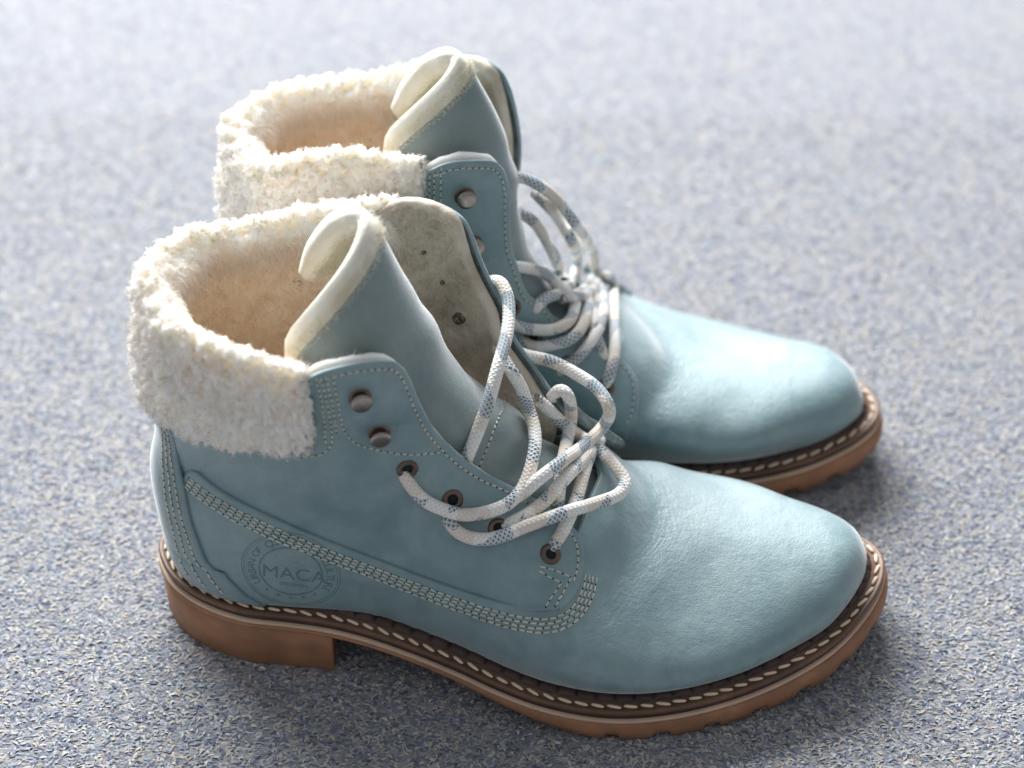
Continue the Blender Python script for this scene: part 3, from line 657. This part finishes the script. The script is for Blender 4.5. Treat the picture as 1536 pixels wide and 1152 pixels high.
    ew = lambda v: np.interp(v, np.maximum.accumulate(E[2:13, 1]), E[2:13, 0])+.025
    low = [[S(0, v, -.30+.12*(v < V_THROAT)*0) for v in vl], [S(ns*ew(v), v, -.5) for v in vl], [S(fs*ew(v), v, -.5) for v in vl]]
    Rr, Nr, Fr = [catmull(np.array([tuple(q) for q in lo]+list(a), float), 70) for lo, a in zip(low, tongue_rows)]
    sN, sF = (Nr, Fr)
    s = np.linspace(-1, 1, 81); Tg = np.zeros((70, 81, 3)); a = np.abs(s)*np.pi/2
    for k in range(70):
        E_ = np.where((s < 0)[:, None], sN[k][None], sF[k][None]); R_ = Rr[k][None]
        Tg[k, :, 0] = (R_+(E_-R_)*(1-np.cos(a))[:, None]**1.05)[:, 0]
        Tg[k, :, 1] = (R_+(E_-R_)*(np.sin(a)[:, None]))[:, 1]
        zt = ((s*s+.08)**.72-.08**.72)/(1.08**.72-.08**.72); Tg[k, :, 2] = (R_+(E_-R_)*zt[:, None])[:, 2]-(k/69)**8*np.where(s > 0, 1.7, .35)*np.abs(s)**5
    Nt = normals_grid(Tg); 
    if (Nt[:, :, 0]).mean() < 0: Nt = -Nt
    kk = np.arange(70)[:, None]/69
    wr = .20*np.sin(Tg[..., 2]*2.1+s[None]*3+np.sin(Tg[..., 2]*.9)*2)*np.exp(-((kk-.45)/.22)**2)+.05*np.sin(Tg[..., 2]*4.2-s[None]*5)*np.exp(-((kk-.3)/.2)**2)
    wr = wr*(1-sm(np.abs(s), .55, .8))[None]
    Tg = Tg+Nt*wr[..., None]
    tong = sheet('tongue', Tg, Tg-Nt*.14, M['tongue'], root, fr); tb = obj_bvh(tong, fr)
    kr = sm(kk, .93, 1)[..., None]; up = Tg[-1:]-Tg[-3:-2]; up /= np.linalg.norm(up, axis=-1, keepdims=True)
    base = Tg-Nt*.14; Lo = base+Nt*.16*kr+up*.30*kr*kr; Li = base-Nt*(.46+.10*kr+.30*(sm(s, .05, .5)*(1-.8*sm(s, .7, 1)))[None, :, None]*sm(kk, .6, 1)[..., None]-.22*sm(np.abs(s), .9, 1)[None, :, None])+up*.26*kr
    wl = sheet('tongue_lining', Lo, Li, M['wool'], root, fr, round_=.9)
    top = np.concatenate([Lo[-3:], Li[-6:][::-1]]); ntp = np.concatenate([Nt[-3:]*.3+up*.9, -Nt[-6:]*.9+up*.3]); P, Q = scatter(top, ntp, 15000); V, F = fibres(P, Q, .20, .020, 1.0, 4, 0, .8)
    P, Q = scatter(Li[30:], -Nt[30:], 12000); v2, f2 = fibres(P, Q, .14, .016, .8, 4, .1, .8); V, F = merge([(V, F), (v2, f2)])
    f_ = put('wool_fibres', V, F, M['wool'], wl, fr); f_['kind'] = 'stuff'
    return dict(root=root, fr=fr, foot=foot, fb=fb, quart=quart, tongue=tong, tb=tb, col=col)

COLL_FAR = {'ankle_boot': .19, 'ankle_boot.001': .19}
COLL_DEPTH = {'ankle_boot': [3.9, 4.5, 5.9], 'ankle_boot.001': [3.9, 4.5, 5.9]}
def no_pose(P, soft=False): return P
def pose1(P, soft=False):                         # far flap of the near boot: opened outwards and forwards
    z = P[..., 2]; g = sm(P[..., 0], -10.5, -6.0); Q = P.copy()
    Q[..., 0] += g*(2.1*sm(z, 5.4, 7.8)+.5*np.exp(-((z-11.6)/1.2)**2)); Q[..., 1] += g*(.9*sm(z, 6.5, 9)+.9*sm(z, 11.5, 14.5)); Q[..., 2] += .55*g*sm(z, 11.5, 14.5); return Q
def pose2(P, soft=False):                         # far flap of the boot behind
    z = P[..., 2]; g = sm(P[..., 0], -10.5, -4.5); Q = P.copy(); Q[..., 0] += .7*sm(z, 7, 13); Q[..., 1] -= .8*sm(z, 7, 13)
    Q[..., 0] += g*1.5*sm(z, 8, 12.5); Q[..., 1] -= .5*g*sm(z, 9, 14); Q[..., 2] += 2.0*g*sm(z, 10, 15); return Q
def pose2n(P, soft=False):                        # its near flap stands upright and pressed in
    z = P[..., 2]; g = sm(P[..., 0], -12.2, -8.5); Q = P.copy(); Q[..., 0] += .7*sm(z, 7, 13); Q[..., 1] -= .8*sm(z, 7, 13)
    Q[..., 0] += (1.4+.5*sm(P[..., 0], -5, -7))*sm(z, 8.3, 13.2)*sm(P[..., 0], -11.5, -6.5); Q[..., 1] -= 1.4*g*sm(z, 8.3, 13.5); Q[..., 2] += 1.0*g*sm(z, 9, 14); return Q
# tongue: ridge, near edge and far edge from the throat up to the free top
T1 = ([(-1.3, .3, 10.4), (-2.4, .3, 12.4), (-3.6, .3, 15.0), (-4.5, .3, 17.3)],
      [(-3.4, -2.2, 9.6), (-4.8, -2.3, 11.2), (-6.1, -2.5, 12.7), (-7.5, -2.0, 14.1)],
      [(-3.2, 3.1, 9.6), (-4.6, 3.0, 11.6), (-5.8, 2.9, 13.4), (-7.1, 2.1, 16.5)])
T2 = ([(-.7, -.6, 10.4), (-1.0, -.8, 12.6), (-1.7, -.9, 15.4), (-2.8, -.9, 17.8)],
      [(-2.9, 2.0, 9.6), (-3.6, 1.6, 11.6), (-4.6, 1.2, 13.6), (-5.8, .7, 15.3)],
      [(-3.0, -2.8, 9.6), (-4.2, -3.2, 11.6), (-5.0, -3.3, 13.4), (-5.8, -2.5, 16.8)])
B1 = build_boot(FR1, 'ankle_boot', 'pale teal leather lace-up boot in front, with round pressed medallion on its heel side', E1, pose1, T1, no_pose, None)
B2 = build_boot(FR2, 'ankle_boot.001', 'pale teal leather lace-up boot standing behind the other, its toe partly hidden', E2, pose2, T2, pose2n, None)

# ------------------------------------------------------------------ carpet
bm = bmesh.new(); bmesh.ops.create_grid(bm, x_segments=2, y_segments=2, size=3.0); me = bpy.data.meshes.new('carpet'); bm.to_mesh(me); bm.free()
cp = link('carpet', me, M['carpet']); cp['kind'] = 'structure'; cp['label'] = 'flecked pale blue and grey felt carpet'
def carpet_pile(n=120000):                        # looped fibre flecks lying on the felt
    y = -31+60*rng.random(n)**1.25; x = rng.uniform(-1, 1, n)*(22+.24*(y+31)); L = rng.uniform(.12, .32, n); a = rng.normal(0, .85, n); w = rng.uniform(.05, .12, n); h = rng.uniform(.015, .05, n)
    t = np.linspace(-.5, .5, 4); bend = rng.normal(0, .35, n)
    dx, dy = np.cos(a)[:, None], np.sin(a)[:, None]; l = L[:, None]*t; c = bend[:, None]*L[:, None]*(t*t-.25)*2
    cx = x[:, None]+dx*l-dy*c; cy = y[:, None]+dy*l+dx*c; cz = .004+h[:, None]*(1-(2*t)**2)+.0*l
    tl = rng.normal(0, .25, n)[:, None]; wv_ = w[:, None]*np.array([.5, 1, 1, .5])/2
    A = np.stack([cx-(-dy)*wv_, cy-dx*wv_, cz-tl*wv_], -1); B_ = np.stack([cx+(-dy)*wv_, cy+dx*wv_, cz+tl*wv_], -1); A[..., 2] = np.maximum(A[..., 2], .003); B_[..., 2] = np.maximum(B_[..., 2], .003)
    V = np.stack([A, B_], 2).reshape(-1, 3); f = np.array([[2*k, 2*k+1, 2*k+3, 2*k+2] for k in range(3)]); F = (f[None]+(np.arange(n)*8)[:, None, None]).reshape(-1, 4)
    me = fast_mesh('carpet_pile', V, F); o = link('carpet_pile', me, M['pile']); o['kind'] = 'stuff'; o['label'] = 'short looped fibres of the felt carpet'; o['category'] = 'carpet pile'
    u = np.repeat(rng.random(n), 12*1); me.uv_layers.new(name='UVMap').data.foreach_set('uv', np.stack([u, u], 1).astype(np.float32).ravel()); return o
carpet_pile()
# ====STAGE4 ------------------------------------------------------------------ stitching, metal, back strip, medallion, laces
def smooth_n(Nn): 
    for _ in range(3): Nn[1:-1] = (Nn[:-2]+Nn[1:-1]+Nn[2:])/3
    return Nn/np.linalg.norm(Nn, axis=1, keepdims=True)
def row(C, bvh, d=0.0, outn=None):                # a curve snapped to a piece, shifted sideways by d
    C = even(np.array(C), max(8, int(length(np.array(C))*10))); Q, Nn = project(C, bvh); Nn = smooth_n(Nn)
    if d: T = np.gradient(Q, axis=0); T /= np.linalg.norm(T, axis=1, keepdims=True); Q, Nn = project(Q+np.cross(Nn, T)*d, bvh); Nn = smooth_n(Nn)
    for _ in range(2): Q[1:-1] = (Q[:-2]+Q[1:-1]*2+Q[2:])/4
    return Q, Nn
def px_row(fr, pts, bvh, n=60):
    P = [fr.near_hit(x, y, bvh)[0] for x, y in even(catmull(np.array(pts, float), 80), n)]; return np.array(P)
def dress(B, E, px_rows_q, tongue_row, extra):
    fr, root = B['fr'], B['root']; ns = fr.near; sew, holes = [], []
    def add(Q, Nn, **k):
        if len(Q) < 4: return
        V, F, HV, HF = stitch_line(Q, Nn, **k); sew.append((V, F)); holes.append((HV, HF))
    for side in (ns, -ns):
        Ss = catmull(SEAM, 300); C = S(side*Ss[:, 0], Ss[:, 1], .14); C = even(C, 240)
        C0 = even(S(side*Ss[:, 0], Ss[:, 1], 0), 260); T = np.gradient(C0, axis=0); T /= np.linalg.norm(T, axis=1, keepdims=True)
        _, n0 = project(C0, S_BVH); n0 *= np.sign((n0*(C0-[-2, 0, 4])).sum(1).mean()); n0 = smooth_n(n0); D = np.cross(n0, T); D *= -np.sign(D[130:, 2].mean())
        for d in (.29, .44, .60, .76):
            Q, Nn = project(C0+D*d, S_BVH); Nn *= np.sign((Nn*n0).sum(1, keepdims=True)); Nn = smooth_n(Nn); Q = Q+Nn*.14
            for _ in range(6): Q[1:-1] = (Q[:-2]+Q[1:-1]*2+Q[2:])/4
            add(Q[4:], Nn[4:], pitch=.30, fill=.80, w=.075, h=.055, lift=.018)
        qo, qb, q, pose, _ = B['quart'][side]
        Es = catmull(E if side == ns else E1, 400); C = pose(S(side*Es[:, 0], Es[:, 1], .20)); C = C[25:]
        Cn = pose(S(side*Es[:, 0], Es[:, 1], .7))[25:]-C; C0 = even(C, 300); d_ = np.r_[0, np.cumsum(np.linalg.norm(np.diff(C, axis=0), axis=1))]; tt = np.linspace(0, d_[-1], 300)
        n0 = np.stack([np.interp(tt, d_, Cn[:, k]) for k in range(3)], 1); n0 = smooth_n(n0/np.linalg.norm(n0, axis=1, keepdims=True)); T = np.gradient(C0, axis=0); T /= np.linalg.norm(T, axis=1, keepdims=True)
        D = np.cross(n0, T); ctr = np.array([-3.5, 0, 9.]); D *= np.sign((D*(ctr-C0)*[1, 0, 1]).sum(1)[60:200].mean())
        Q, Nn = project(C0+D*.24, qb); Nn = smooth_n(Nn)
        for _ in range(4): Q[1:-1] = (Q[:-2]+Q[1:-1]*2+Q[2:])/4
        add(Q[3:], Nn[3:], pitch=.26, fill=.74, w=.065, h=.05, lift=.016)
    qb = B['quart'][ns][1]
    for pts in px_rows_q: P = px_row(fr, pts, qb); add(*row(P, qb), pitch=.25, fill=.74, w=.06, h=.045)
    if tongue_row: P = px_row(fr, tongue_row, B['tb']); add(*row(P, B['tb']), pitch=.24, fill=.72, w=.07, h=.05)
    # back strip over the heel seam
    ez = np.array(STRIP); zt = np.linspace(0, 1, 50); we = spl(ez[:, 1]*1.0, ez[:, 1], ez[:, 0])
    vv = np.linspace(.0, ez[-1, 1], 60); ww = np.interp(vv, ez[:, 1], ez[:, 0])
    for _ in range(20): ww[1:-1] = (ww[:-2]+2*ww[1:-1]+ww[2:])/4
    c = np.linspace(-1, 1, 41)[None]; uu = .5+c*(.5-ww)[:, None]; O = S(uu, vv[:, None]+0*uu, .27+.0*uu); I = S(uu, vv[:, None]+0*uu, .10)
    st = sheet('back_strip', O, I, M['strap'], root, fr); sb = obj_bvh(st, fr)
    for sg in (-1, 1):
        for d in (.11, .22, .33):
            u_ = .5+sg*(.5-ww-d/27); C = S(u_, vv, .275); Nn = S(u_, vv, .8)-C; Nn /= np.linalg.norm(Nn, axis=1, keepdims=True); add(C[2:], smooth_n(Nn)[2:], pitch=.27, fill=.78, w=.08, h=.06)
    for pts, bv in extra: P = px_row(fr, pts, bv); add(*row(P, bv), pitch=.22, fill=.74, w=.07, h=.05)
    V, F = merge(sew); o = put('seam_stitching', V, F, M['thread'], root, fr); o['kind'] = 'stuff'
    V, F = merge(holes); o = put('needle_hole_shade', V, F, M['hole'], root, fr); o['kind'] = 'stuff'  # dark capsules colour in the shade of the needle holes
STRIP = [(.425, 0), (.445, .12), (.455, .25), (.462, .40), (.470, .48), (.452, .55), (.455, .60), (.47, .68)]
_sw = wv(FR1, [(338, 868), (307, 819), (289, 768), (282, 720), (264, 676), (274, 656), (262, 634)]); STRIP = [(a, b) for a, b in _sw.tolist()]; STRIP = [(STRIP[0][0]-.004, 0.0)]+STRIP

def stud(root, fr, loc, n):                       # lace hook: washer, stem and rounded cap plate
    V1, F1 = lathe([(.001, .05), (.20, .06), (.34, .05), (.40, .02), (.42, -.03)]); V2, F2 = lathe([(.16, .0), (.13, .12), (.14, .3)]);
    V3, F3 = lathe([(.001, .25), (.30, .25), (.375, .29), (.385, .33), (.35, .38), (.25, .405), (.001, .41)])
    b = put('hook_base', orient(V1, loc, n), F1, M['brass'], root, fr); fix_normals(b)
    V, F = merge([(V2, F2), (V3+[0, -.0, 0], F3)]); h = put('lace_hook', orient(V, loc, n), F, M['hook'], root, fr); fix_normals(h)
def eyelet(root, fr, loc, n):
    V, F = lathe([(.17, -.10), (.175, .0), (.20, .06), (.27, .085), (.36, .06), (.40, .0), (.40, -.04)]); o = put('eyelet', orient(V, loc, n), F, M['brass'], root, fr); fix_normals(o)
    V, F = lathe([(.001, .012), (.18, .012), (.19, -.02)]); h = put('eyelet_shade_disc', orient(V, loc, n), F, M['hole'], root, fr); fix_normals(h); h.parent = o  # solid dark disc, paints the shade inside the eyelet
def metal(B, hooks, eyes, backs):
    fr, root = B['fr'], B['root']; qb = B['quart'][fr.near][1]
    for x, y in hooks: l, n, _ = fr.near_hit(x, y, qb); stud(root, fr, l, n)
    for x, y in eyes: l, n, _ = fr.near_hit(x, y, qb); eyelet(root, fr, l, n)
    lb = B['quart'][-fr.near][4]
    for x, y, r in backs:
        l, n, _ = fr.near_hit(x, y, lb); V, F = lathe([(.001, .03), (.10, .03), (.14, .10), (.22, .10), (.26, .02), (.27, -.06)]); o = put('rivet_back', orient(V*[r, r, 1], l, n), F, M['brass'], root, fr); fix_normals(o)

def lace_points(fr, pts):
    out = []
    for p in pts:
        if len(p) == 4: o, d = fr.ray(p[0], p[1]); yv = p[3]; t = (yv-o[1])/d[1]; out.append(o+d*t)
        else:
            l, n, _ = fr.near_hit(p[0], p[1]); o, d = fr.ray(p[0], p[1]); t = (np.array(l)-o)@d; out.append(o+d*(t-p[2]))
    return np.array(out)
def laces(B, paths, r):
    fr = B['fr']; VV, FF, UU, b, u0 = [], [], [], 0, 0
    for p in paths:
        P = catmull(lace_points(fr, p), max(40, int(8*len(p)))); 
        for _ in range(2): P[1:-1] = (P[:-2]+P[1:-1]*2+P[2:])/4
        V, F, uv = tube(P, r, 16); VV.append(V); FF.append(F+b); uv[:, 0] += u0; UU.append(uv); b += len(V); u0 += 13.37
    o = put('lace', np.vstack(VV), np.vstack(FF), M['lace'], B['root'], fr, uv=np.vstack(UU)); fix_normals(o)
def Y(x, y, v): return (x, y, None, v)
L1_ = [
 [Y(716, 446, 5.6), Y(726, 428, 5.3), Y(738, 422, 4.9), Y(753, 426, 4.3), Y(763, 455, 3.3), Y(761, 497, 1.9), Y(748, 547, .3), Y(732, 605, -.8), Y(715, 651, -1.5), Y(702, 682, -1.75), Y(694, 704, -1.6)],
 [(603, 704, -.1), (607, 714, .2), (616, 728, .32), (630, 745, .38), (652, 759, .42), (693, 772, .5), (735, 767, .55), (768, 751, .5), (789, 722, .4), (801, 680, .3), (802, 647, .3), (793, 613, .4), (781, 580, .4), Y(767, 557, 1.5), Y(755, 538, 2.8), Y(744, 520, 3.8)],
 [(669, 768, -.15), (675, 784, .3), (688, 799, .35), (712, 808, .4), (743, 807, .45), (793, 788, .6), (852, 767, .95), (893, 755, 1.0), (927, 742, 1.2), (938, 724, 1.5), (927, 705, 1.5), (907, 682, 1.2), (889, 667, 1.0), (868, 653, .7), (843, 634, .6), (818, 610, .6), (802, 598, .2)],
 [Y(776, 528, 4.3), Y(791, 534, 4.2), Y(827, 542, 3.8), Y(868, 563, 3.1), Y(897, 584, 2.4), Y(914, 613, 1.6), (906, 638, 1.3), (877, 667, 1.35), (843, 692, 1.0), (810, 717, .8), (790, 735, .5), (776, 746, .2), (764, 752, -.2)],
 [Y(828, 596, 2.6), Y(840, 585, 2.4), Y(852, 594, 2.1), (857, 622, .7), (852, 655, .5), (844, 692, .35), (839, 734, .2), (837, 757, -.2)],
 [(893, 664, .9), (880, 684, .8), (852, 713, .65), (818, 751, .5), (790, 772, .4), (765, 785, .25), (748, 795, -.2)],
 [(827, 832, -.2), (831, 818, .2), (847, 792, .4), (864, 751, .35), (877, 705, .4), (889, 672, .6), (900, 660, .8)],
]
L2_ = [
 [(748, 270, -.4), (761, 266, .1), (782, 266, .4), (807, 277, .5), (838, 302, .5), (865, 339, .5), (884, 368, .5), (891, 389, .5), (888, 418, .6), (876, 435, .9), (858, 444, .9), (840, 446, .6)],
 [(803, 290, -.3), (813, 300, .1), (830, 318, .3), (844, 339, .3), (857, 360, .3), (865, 385, .4), (865, 406, .5), (857, 425, .6), (843, 430, .5), (830, 425, .3)],
 [(780, 318, -.3), (790, 325, .2), (805, 337, .4), (819, 360, .4), (832, 385, .4), (840, 406, .5), (846, 424, .4)],
 [(760, 403, -.2), (769, 400, .2), (790, 402, .5), (813, 408, .7), (830, 420, .8), (846, 437, 1.1), (861, 445, 1.2), (882, 441, 1.1), (894, 425, .8), (898, 405, .4)],
 [(798, 468, -.2), (805, 460, .2), (819, 447, .4), (836, 441, .6), (850, 432, .7)],
 [(758, 481, -.1), (767, 485, .3), (792, 493, .5), (823, 495, .6), (844, 489, .7), (857, 477, .7), (863, 458, .6), (866, 440, .4)],
 [(776, 508, -.1), (786, 514, .3), (803, 520, .45), (826, 518, .5), (855, 509, .7), (872, 491, .8), (880, 470, .7), (882, 450, .5)],
 [(836, 562, -.1), (847, 551, .2), (866, 537, .4), (885, 514, .6), (900, 488, .7), (905, 465, .6), (903, 445, .4), (896, 425, .3)],
 [(905, 587, -.2), (910, 573, .2), (917, 555, .5), (922, 530, .6), (922, 500, .7), (921, 468, .8), (920, 435, .8), (917, 418, .6), (905, 414, .3), (893, 420, .1)],
 [(890, 440, .4), (890, 480, .5), (897, 512, .4), (903, 530, .2), (906, 545, -.1)],
]
bart = [[(810, 849), (833, 856), (857, 866)], [(809, 857), (826, 866), (842, 875)], [(842, 875), (828, 895), (818, 912)], [(857, 866), (845, 888), (832, 911)]]
flap_rows = [[(474, 566), (484, 612), (489, 668)], [(481, 566), (493, 617), (498, 664), (482, 681), (451, 687)], [(488, 565), (500, 612), (505, 650)], [(499, 563), (508, 612), (516, 644), (534, 665), (579, 678), (624, 682), (664, 678)]]
flap_rows2 = [[(645, 250), (644, 280), (644, 310)], [(652, 250), (651, 280), (652, 312)], [(662, 250), (661, 280), (661, 318)]]
dress(B1, E1, flap_rows+bart, [(766, 582), (750, 622), (735, 660), (719, 700)], [])
dress(B2, E2, flap_rows2, [(868, 402), (866, 430), (864, 452)], [])
metal(B1, [(540, 597), (569, 650)], [(611, 704), (679, 750), (748, 793), (826, 831)], [(636, 378, .35), (664, 424, .4), (688, 478, 1.0)])
metal(B2, [(697, 295), (710, 368)], [(908, 582), (852, 548), (800, 505), (768, 462)], [])
laces(B1, L1_, .245); laces(B2, L2_, .235)

# free leather ends of the facings above the vamp
def tab(B, pts, w, th):
    fr = B['fr']; P = catmull(lace_points(fr, pts), 40); t = np.gradient(P, axis=0); t /= np.linalg.norm(t, axis=1, keepdims=True)
    up = np.array([0, -.35*(-fr.near), 1.]); sd = np.cross(t, up); sd /= np.linalg.norm(sd, axis=1, keepdims=True); upn = np.cross(sd, t)
    s_ = np.linspace(-1, 1, 9); wv_ = w*np.sqrt(np.clip(1-np.clip((np.linspace(0, 1, 40)-.86)/.14, 0, 1)**2*.9, 0, 1))*(1+.08*np.sin(np.linspace(0, 19, 40))); G = P[:, None]+sd[:, None]*s_[None, :, None]*wv_[:, None, None]
    sheet('facing_tab', G+upn[:, None]*th/2, G-upn[:, None]*th/2, M['suede'], B['root'], fr, round_=.4)
tab(B1, [(838, 590, .5), (862, 618, .5), (890, 640, .45), (912, 656, .45), (934, 668, .35)], .21, .20)
tab(B2, [(880, 400, .4), (904, 418, .4), (925, 432, .4), (945, 444, .35)], .22, .20)

# pressed medallion on the outer heel side
def medallion(B):
    fr = B['fr']; root = B['root']; fb = B['fb']; c, n, _ = fr.near_hit(436, 858, fb); n = np.array([n[0], n[1], 0]); n /= np.linalg.norm(n); c = np.array(c)
    ax = np.array([-n[1], n[0], 0]); ax = ax if ax[0] > 0 else -ax; az = np.array([0, 0, 1.]); tilt = math.radians(-4); ex = ax*math.cos(tilt)+az*math.sin(tilt); ez = -ax*math.sin(tilt)+az*math.cos(tilt)
    VV, FF, b = [], [], 0
    def lay(V2, F):
        nonlocal b
        P = c+V2[:, :1]*ex+V2[:, 1:2]*ez; Q, Nn = project(P, fb); VV.append(Q+Nn*.006); FF.extend([[i+b for i in f] for f in F]); b += len(V2)
    def hoop(r, w):
        a = np.linspace(0, 2*np.pi, 97)[:-1]; V = np.vstack([np.column_stack([np.cos(a), np.sin(a)])*(r-w/2), np.column_stack([np.cos(a), np.sin(a)])*(r+w/2)]); lay(V, grid_faces(2, 96, True).tolist())
    hoop(1.86, .030); hoop(1.76, .022); hoop(1.20, .025); hoop(1.16, .02)
    def glyph(t, size, x, y, rot):
        cu = bpy.data.curves.new('g', 'FONT'); cu.body = t; cu.size = size; cu.align_x = 'CENTER'; cu.align_y = 'CENTER'; cu.resolution_u = 3; o = bpy.data.objects.new('g', cu); SC.collection.objects.link(o)
        me = bpy.data.meshes.new_from_object(o); V = np.array([v.co[:2] for v in me.vertices]); F = [list(p.vertices) for p in me.polygons]; bpy.data.objects.remove(o); bpy.data.meshes.remove(me)
        if not len(V): return
        ca, sa = math.cos(rot), math.sin(rot); lay(np.column_stack([V[:, 0]*ca-V[:, 1]*sa+x, V[:, 0]*sa+V[:, 1]*ca+y]), F)
    def arc(t, r, a0, a1, size):
        for k, ch in enumerate(t):
            a = a0+(a1-a0)*k/(len(t)-1); glyph(ch, size, r*math.cos(a), r*math.sin(a), a-math.pi/2)
    arc('URBAN OF QUALITY & CULTURE', 1.47, math.radians(208), math.radians(-28), .44)
    glyph('MACA', .86, .12, -.12, 0); glyph('ORIGINAL', .24, .12, -.66, 0)
    for k in range(5): a = math.radians(232+k*19); glyph('*', .4, 1.45*math.cos(a), 1.45*math.sin(a), 0)
    o = put('pressed_medallion', np.vstack(VV), np.array([[0, 1, 2]]), M['emboss'], root, fr) if False else link('pressed_medallion', raw('pressed_medallion', np.vstack(VV)*[1, fr.m, 1], FF, False), M['emboss'], root)
medallion(B1)
# ====STAGE5
